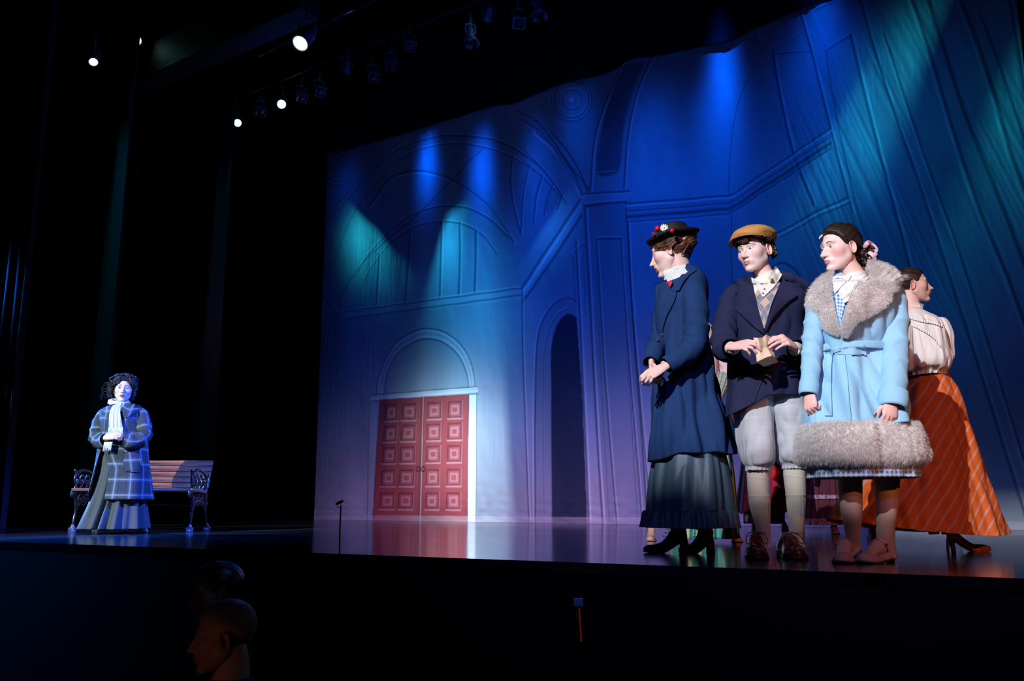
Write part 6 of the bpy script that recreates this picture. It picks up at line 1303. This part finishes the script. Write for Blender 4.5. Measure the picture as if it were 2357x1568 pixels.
    rows = [(932, 266, 296, .14), (936, 254, 310, .22), (941, 243, 323, .30), (950, 238, 330, .36), (975, 235, 333, .40), (1010, 232, 336, .40), (1040, 228, 339, .42), (1090, 222, 343, .46), (1150, 211, 348, .52)]
    G0 = loft_rows(rows, 200, 110, fo, 2.3, Y); th = np.arange(200)/200*6.283
    # cut the front opening: keep columns outside a gap that widens to the hem
    nv = G0.shape[0]; C2 = []
    for i in range(nv):
        v = i/(nv-1); py = 932+v*218; g0 = np.interp(py, [932, 1000, 1038, 1080, 1150], [-113, -113, -121, -138, -152]); g1 = np.interp(py, [932, 1000, 1038, 1080, 1150], [-111.5, -111.5, -110, -95, -97])
        aa = np.radians(np.linspace(g1, g0+360, 200)); idx = (aa % (2*math.pi))/(2*math.pi)*200; i0 = np.floor(idx).astype(int) % 200; f = (idx-np.floor(idx))[:, None]; C2.append(G0[i, i0]*(1-f)+G0[i, (i0+1) % 200]*f)
    G = np.array(C2); n_ = vnorm(G, False); s = np.sign((n_*(G-G.mean(1, keepdims=True))).sum(-1).mean()); ct = MB(); ct.grid(np.concatenate([G, (G-n_*s*.008)[::-1]], 0), False, flip=s < 0); coat = ct.build('coat', mp, t)
    ct.f = ct.f; bt = bvh_of(ct)
    mb = MB(); ptube(mb, [(247, 946, Y, 9), (238, 955, Y-.02, 14), (228, 980, Y-.06, 17), (224, 1004, Y-.10, 18), (234, 1018, Y-.17, 18), (246, 1014, Y-.23, 16)], 36, 70, wr(6, .06, .5, .6, .25), (True, False)); mb.build('sleeve', mp, coat)
    mb = MB(); ptube(mb, [(318, 946, Y, 9), (325, 955, Y-.02, 15), (331, 980, Y-.06, 17), (330, 1005, Y-.10, 18), (305, 1018, Y-.19, 17), (281, 1013, Y-.245, 16)], 36, 70, wr(6, .06, 1.5, .6, .25), (True, False)); mb.build('sleeve', mp, coat)
    mb = MB(); pxpatch(mb, bt, [(288, 928), (305, 929), (322, 933), (331, 940)], [(278, 944), (286, 960), (301, 957), (331, 944)], .012, .010, 30, 12, puff=.012); mb.build('wide_collar', mp, coat)
    mb = MB(); pxpatch(mb, bt, [(264, 930), (248, 934), (235, 941)], [(258, 960), (246, 962), (235, 952)], .012, .010, 30, 12, puff=.010); mb.build('wide_collar', mp, coat)
    mb = MB(); pxpatch(mb, bt, [(284, 1042), (284, 1066), (288, 1085)], [(318, 1038), (325, 1060), (326, 1088)], .006, .006, 20, 12, puff=.008); mb.build('patch_pocket', mp, coat)
    # scarf
    msc = mat('cream_scarf', (.66, .68, .60), .85, bump=(60, .7, .003)); l = stripes(msc, (1, 0), .085, .005, .4); setcol(msc, mixc(msc, math_node(msc, 'MULTIPLY', l, .7), (.66, .68, .60), (.20, .24, .20)))
    mb = MB(); tube(mb, [at(274, 927, Y-.02)+np.array([.075*math.cos(a), .065*math.sin(a), .02*math.sin(a)+.022*math.cos(a)*-.5]) for a in np.linspace(0, 6.283, 20)], [.026]*20, 16, 60, fn=lambda v, th: 1+.12*np.sin(5*th+20*v)); sc = mb.build('scarf', msc, t)
    sh_ = MB(); pxpatch(sh_, bt, [(262, 928), (252, 950), (250, 990)], [(279, 930), (277, 952), (283, 988)], .022, .008, 50, 24, fn=lambda u, v: .009*abs(np.sin(v*11+u*2))); sh_.build('scarf_end', msc, sc)
    mb = MB(); r = random.Random(3)
    for i in range(26):
        x = 250+i*1.32; tube(mb, [at(x, 985, Y-.245), at(x+r.uniform(-1, 1), 993, Y-.25), at(x+r.uniform(-2, 2), 1000+r.uniform(-2, 3), Y-.25)], [.004, .004, .002], 6, 8)
    mb.build('fringe', msc, sc); mb = MB()
    for i in range(22):
        x = 241+i*.85; tube(mb, [at(x, 1018, Y-.26), at(x-2+r.uniform(-1, 1), 1027, Y-.27), at(x-4+r.uniform(-3, 3), 1036+r.uniform(-3, 4), Y-.27)], [.006, .005, .002], 6, 8)
    mb.build('fringe', msc, sc)
    mb = MB(); pxpatch(mb, bvh_of(sh_, ct), [(279, 930), (274, 940), (273, 948)], [(292, 926), (285, 938), (275, 950)], .012, .006, 12, 8); mb.build('shirt_collar', mwhite, t)
    # long skirt with deep folds
    msk = mat('grey_skirt', (.060, .080, .095), .75, bump=(60, .3, .002)); fo = lambda v, th: 1+(.15+.85*v)*(.085*np.sin(11*th+1.2)+.060*np.sin(17*th+3))-.65*(.3+.7*v)*np.exp(-(((th-4.60+.05*v+3.1416) % 6.2832-3.1416)/.085)**2)
    G = loft_rows([(1000, 250, 318, .30), (1040, 240, 325, .34), (1090, 234, 325, .36), (1150, 216, 330, .44), (1217, 190, 334, .60)], 260, 90, fo, 2.0, Y); mb = MB(); shell(mb, G, .003); mb.build('skirt', msk, t)
    for hx, hy, tx, ty in ((300, 1222, 287, 1227.5), (318, 1222, 331, 1227)):
        tt = ground(tx, ty); h0 = ground(hx, hy); d = h0-tt; d[2] = 0; d /= np.linalg.norm(d); h = tt+d*.24; mb = MB(); shoe(mb, h, tt, .085, [(0, .07), (.3, .08), (.6, .05), (.9, .035), (1, .02)], .02); mb.build('shoe', [mat('pale_shoe', (.6, .62, .66), .4), mleather], t)
person_plaid()
# ================================================================= dancers half hidden behind the group
def simple_person(Y, label, xh, yh, yaw, xs, feet, hairm=mh_d, s=.95, arms=None):
    t = thing('person', at(xs, 1200, Y)*[1, 1, 0], label, 'person'); mb = MB(); k = 1/mpp(xh, yh, Y); o = dict(blush=.4)
    X = head(mb, at(xh, yh, Y), yaw, 0, 0, s, **o); nb = yh+.125*k*s
    core(mb, [hp(X, (0, -.02, -.04)), hp(X, (0, -.02, -.09)), at(xs, nb+.03*k, Y), at(xs, nb+.30*k, Y), at(xs, nb+.55*k, Y), at(xs, nb+.75*k, Y)], [.05, .05, .11, .10, .12, .10])
    for sx in (-1, 1):
        x = xs+sx*.19*k; e = arms[0 if sx < 0 else 1] if arms else ((x+sx*.06*k, nb+.33*k, -.02), (x+sx*.02*k, nb+.58*k, -.08))
        core(mb, [at(xs+sx*.12*k, nb+.05*k, Y), at(x, nb+.09*k, Y)]+[at(a, b, Y+d) for a, b, d in e], [.05, .048, .04, .025])
    for fx, fy in feet: core(mb, [at(xs, nb+.72*k, Y), at((xs+fx)/2, (nb+.72*k+fy)/2, Y), at(fx, fy-.07*k, Y)], [.09, .06, .033])
    mb.build('body', BODY, t); mb = MB(); hair_cap(mb, X, o, hmask(.062, -.06), .009, (90, .003), seed=int(xs)); mb.build('hair', hairm, t); return t, k, nb
def heel_shoe(t, hx, hy, tx, ty, m, w_=.08, L=.235, hh=.055):
    tt = ground(tx, ty); h0 = ground(hx, hy); d = h0-tt; d[2] = 0; d /= np.linalg.norm(d); mb = MB(); u, v, l = shoe(mb, tt+d*L, tt, w_, [(0, .05), (.15, .06), (.3, .035), (.5, .026), (.7, .036), (.9, .030), (1, .018)], hh, point=.3); sh = mb.build('heeled_shoe', [m, m], t)
    mb = MB(); h = tt+d*L; tube(mb, [h+u*l*.28+v*.036*math.cos(a)+np.array([0, 0, hh*.6+.045+.045*math.sin(a)]) for a in np.linspace(0, math.pi, 10)], np.array([[.005, .002]]*10), 8, 30, ref=u); mb.build('strap', m, sh)
mtan2 = mat('tan_dance_leather', (.38, .13, .05), .35, spec=.6); mpk = mat('pink_leather', (.62, .34, .28), .4)
def person_green():
    Y = 6.35; t, k, nb = simple_person(Y, 'dancer in a green striped skirt and pale blouse, half hidden behind the navy coat', 1592, 722, 200, 1612, [(1552, 1244), (1668, 1244)], arms=[((1560, 850, 0), (1590, 900, -.05)), ((1676, 852, 0), (1640, 905, -.05))])
    m = mat('green_striped_silk', (.02, .30, .26), .5); a = stripes(m, (1, 0), .075, .026, .1); b = stripes(m, (1, 0), .0375, .005, .3); setcol(m, mixc(m, b, mixc(m, a, (.015, .24, .21), (.50, .47, .25)), (.01, .10, .12)))
    mb = MB(); G = loft_rows([(900, 1590, 1648, .20), (915, 1586, 1655, .24), (980, 1572, 1672, .34), (1100, 1556, 1688, .46), (1200, 1546, 1695, .56), (1238, 1542, 1698, .60)], 200, 60, lambda v, th: 1+.03*np.sin(14*th)*(.3+v)+.02*np.sin(23*th), 2, Y); shell(mb, G, .003); mb.build('skirt', m, t)
    mbl = mat('pink_silk', (.66, .48, .52), .6, bump=(30, .5, .004)); ct = MB(); G = loft_rows([(760, 1590, 1632, .16), (772, 1576, 1646, .24), (800, 1574, 1652, .28), (850, 1584, 1652, .26), (905, 1592, 1648, .22)], 90, 50, lambda v, th: 1+.02*np.sin(9*th+5*v), 2.2, Y); shell(ct, G, .003); bl = ct.build('blouse', mbl, t)
    mb = MB(); ptube(mb, [(1640, 782, Y, 14), (1655, 806, Y-.02, 19), (1668, 834, Y-.03, 18), (1672, 856, Y-.04, 15), (1664, 874, Y-.06, 13)], 40, 50, lambda v, th: 1+.06*np.sin(7*th+9*v), (True, True)); mb.build('sleeve', mbl, bl)
    m2 = mat('green_striped_cuff', (.4, .3, .25), .7); a = stripes(m2, (1, 0), .030, .012, .2); c_ = stripes(m2, (0, 1), .030, .008, .2); setcol(m2, mixc(m2, a, mixc(m2, c_, (.50, .36, .33), (.36, .24, .2)), (.03, .26, .24)))
    mb = MB(); ptube(mb, [(1668, 862, Y-.065, 17), (1664, 876, Y-.07, 17), (1655, 905, Y-.09, 13), (1649, 922, Y-.10, 11)], 60, 30, lambda v, th: 1+.05*np.sin(16*th), (True, True)); mb.build('cuff', m2, bl)
    for a_ in ((1508, 1238, 1497, 1246.5), (1668, 1240, 1701, 1249)): heel_shoe(t, *a_, mpk)
person_green()
def person_red():
    Y = 7.45; t, k, nb = simple_person(Y, 'dancer in a red and plum dress with tan heels, glimpsed between the boy\'s legs', 1752, 800, 180, 1752, [(1722, 1222), (1783, 1222)])
    m = mat('crimson_satin', (.45, .03, .05), .45, var=(5, (.32, .02, .10), .1)); mb = MB(); G = loft_rows([(838, 1726, 1778, .2), (900, 1722, 1782, .26), (960, 1718, 1792, .34), (1100, 1706, 1806, .5), (1150, 1700, 1812, .56), (1186, 1696, 1812, .60)], 160, 70, lambda v, th: 1+.05*np.sin(7*th+1)*v+.03*np.sin(13*th)*v, 2, Y)
    G = flat_skirt_hem(G, lambda x, v: v**4*(.16*(1-abs(x-.1)*1.2)*(x < .5)*0+.05*np.sin(x*9))); shell(mb, G, .003); mb.build('dress', m, t)
    m2 = mat('plum_lining', (.07, .02, .05), .8); mb = MB(); G = loft_rows([(1120, 1716, 1800, .4), (1205, 1716, 1800, .46)], 120, 30, lambda v, th: 1+.06*np.sin(9*th), 2, Y+.02); shell(mb, G, .003); mb.build('underskirt', m2, t)
    heel_shoe(t, 1716, 1232, 1750, 1238, mtan2); heel_shoe(t, 1775, 1229, 1817, 1237, mtan2)
person_red()
def person_maroon():
    Y = 8.6; t, k, nb = simple_person(Y, 'dancer in a dark maroon skirt with floral trim, glimpsed between boy and girl', 1905, 862, 170, 1902, [(1880, 1214), (1925, 1218)])
    m = mat('maroon_cotton', (.085, .012, .030), .85); mb = MB(); G = loft_rows([(900, 1880, 1926, .2), (1000, 1872, 1934, .3), (1080, 1860, 1946, .42), (1150, 1850, 1956, .52), (1206, 1843, 1964, .60)], 220, 70, lambda v, th: 1+.035*np.sin(22*th)*(.3+v), 2, Y); shell(mb, G, .003); sk = mb.build('skirt', m, t)
    mb = MB(); G = loft_rows([(880, 1880, 1926, .22), (905, 1880, 1926, .23)], 40, 8, None, 2, Y); shell(mb, G, .003); mb.build('bodice', m, t)
    mf = mat('floral_trim', (.35, .28, .42), .8, var=(38, (.30, .06, .08), .06))
    for y0, y1, x0, x1, dd in ((1140, 1149, 1850, 1957, .535), (1193, 1208, 1842, 1966, .61)):
        mb = MB(); G = loft_rows([(y0, x0, x1, dd), (y1, x0-1, x1+1, dd+.01)], 220, 8, lambda v, th: 1+.03*np.sin(22*th)*1.1+.012*np.sin(60*th), 2, Y-.004); shell(mb, G, .004); mb.build('trim_band', mf, sk)
    heel_shoe(t, 1905, 1224, 1925, 1230, mtan2)
person_maroon()
# ================================================================= two people in the dark pit
def pit_person(Y, xh, yh, yaw, s, label, bald=True, seed=1):
    t = thing('person', at(xh, 1568, Y)*[1, 1, 0]+np.array([0, 0, -1.9]), label, 'person'); mb = MB(); k = 1/mpp(xh, yh, Y); o = dict(blush=.2, skin=(.50, .30, .24), jaw=1.12, stub=(.16, .15, .16) if bald else None)
    X = head(mb, at(xh, yh, Y), yaw, -4, 0, s, **o); b = X[:3, 3]+np.array([.03, .0, -.235])
    core(mb, [hp(X, (0, -.02, -.03)), hp(X, (0, -.03, -.10)), b+[0, 0, .06], b+[0, 0, -.05], b+[0, 0, -.45], [b[0], b[1], -1.1], [b[0], b[1], -1.88]], [.054, .056, .075, .09, .09, .09, .08])
    mb.build('body', BODY, t)
    if not bald: mb = MB(); hair_cap(mb, X, o, hmask(.06, -.06), .010, (80, .003), seed=seed); mb.build('hair', mh_d, t)
    ct = MB(); G = []; pr = [(.085, .07, .07), (.06, .12, .10), (.02, .19, .12), (-.05, .235, .13), (-.2, .245, .14), (-.5, .24, .15), (-.9, .24, .16), (-1.35, .22, .16)]
    th = np.arange(80)/80*6.283; H = hermite(np.arange(8), np.array(pr), np.linspace(0, 7, 60)); yw = math.radians(yaw); ux = np.array([math.cos(yw), math.sin(yw), 0]); uy = np.array([-math.sin(yw), math.cos(yw), 0])
    for i, (z, rx, ry) in enumerate(H): G.append(b+[0, 0, z]+ux*(np.cos(th)*rx)[:, None]+uy*(np.sin(th)*ry)[:, None]*(1+.02*np.sin(5*th+i*.2))[:, None])
    shell(ct, np.array(G), .005); ct.build('dark_jacket', mat('dark_jacket', (.012, .012, .018), .8), t)
pit_person(3.5, 516, 1462, -78, 1.12, 'bald-cropped man in dark clothes in the dark pit, seen in profile, lower left', True)
pit_person(4.1, 497, 1362, -60, 1.05, 'person with dark hair in the pit behind the cropped-haired man', False, 3)
if LIGHTS:  # added unseen point lights for the pit figures, in place of stage spill
    l = bpy.data.lights.new('pit_fill', 'POINT'); l.color = (1, .35, .22); l.energy = .13; l.shadow_soft_size = .03; o_ = bpy.data.objects.new('pit_fill', l); COL.objects.link(o_); o_.location = Vector(at(330, 1560, 3.1))
    l = bpy.data.lights.new('pit_fill', 'POINT'); l.color = (.1, .35, 1); l.energy = .3; l.shadow_soft_size = .03; o_ = bpy.data.objects.new('pit_fill', l); COL.objects.link(o_); o_.location = Vector(at(640, 1180, 3.9))
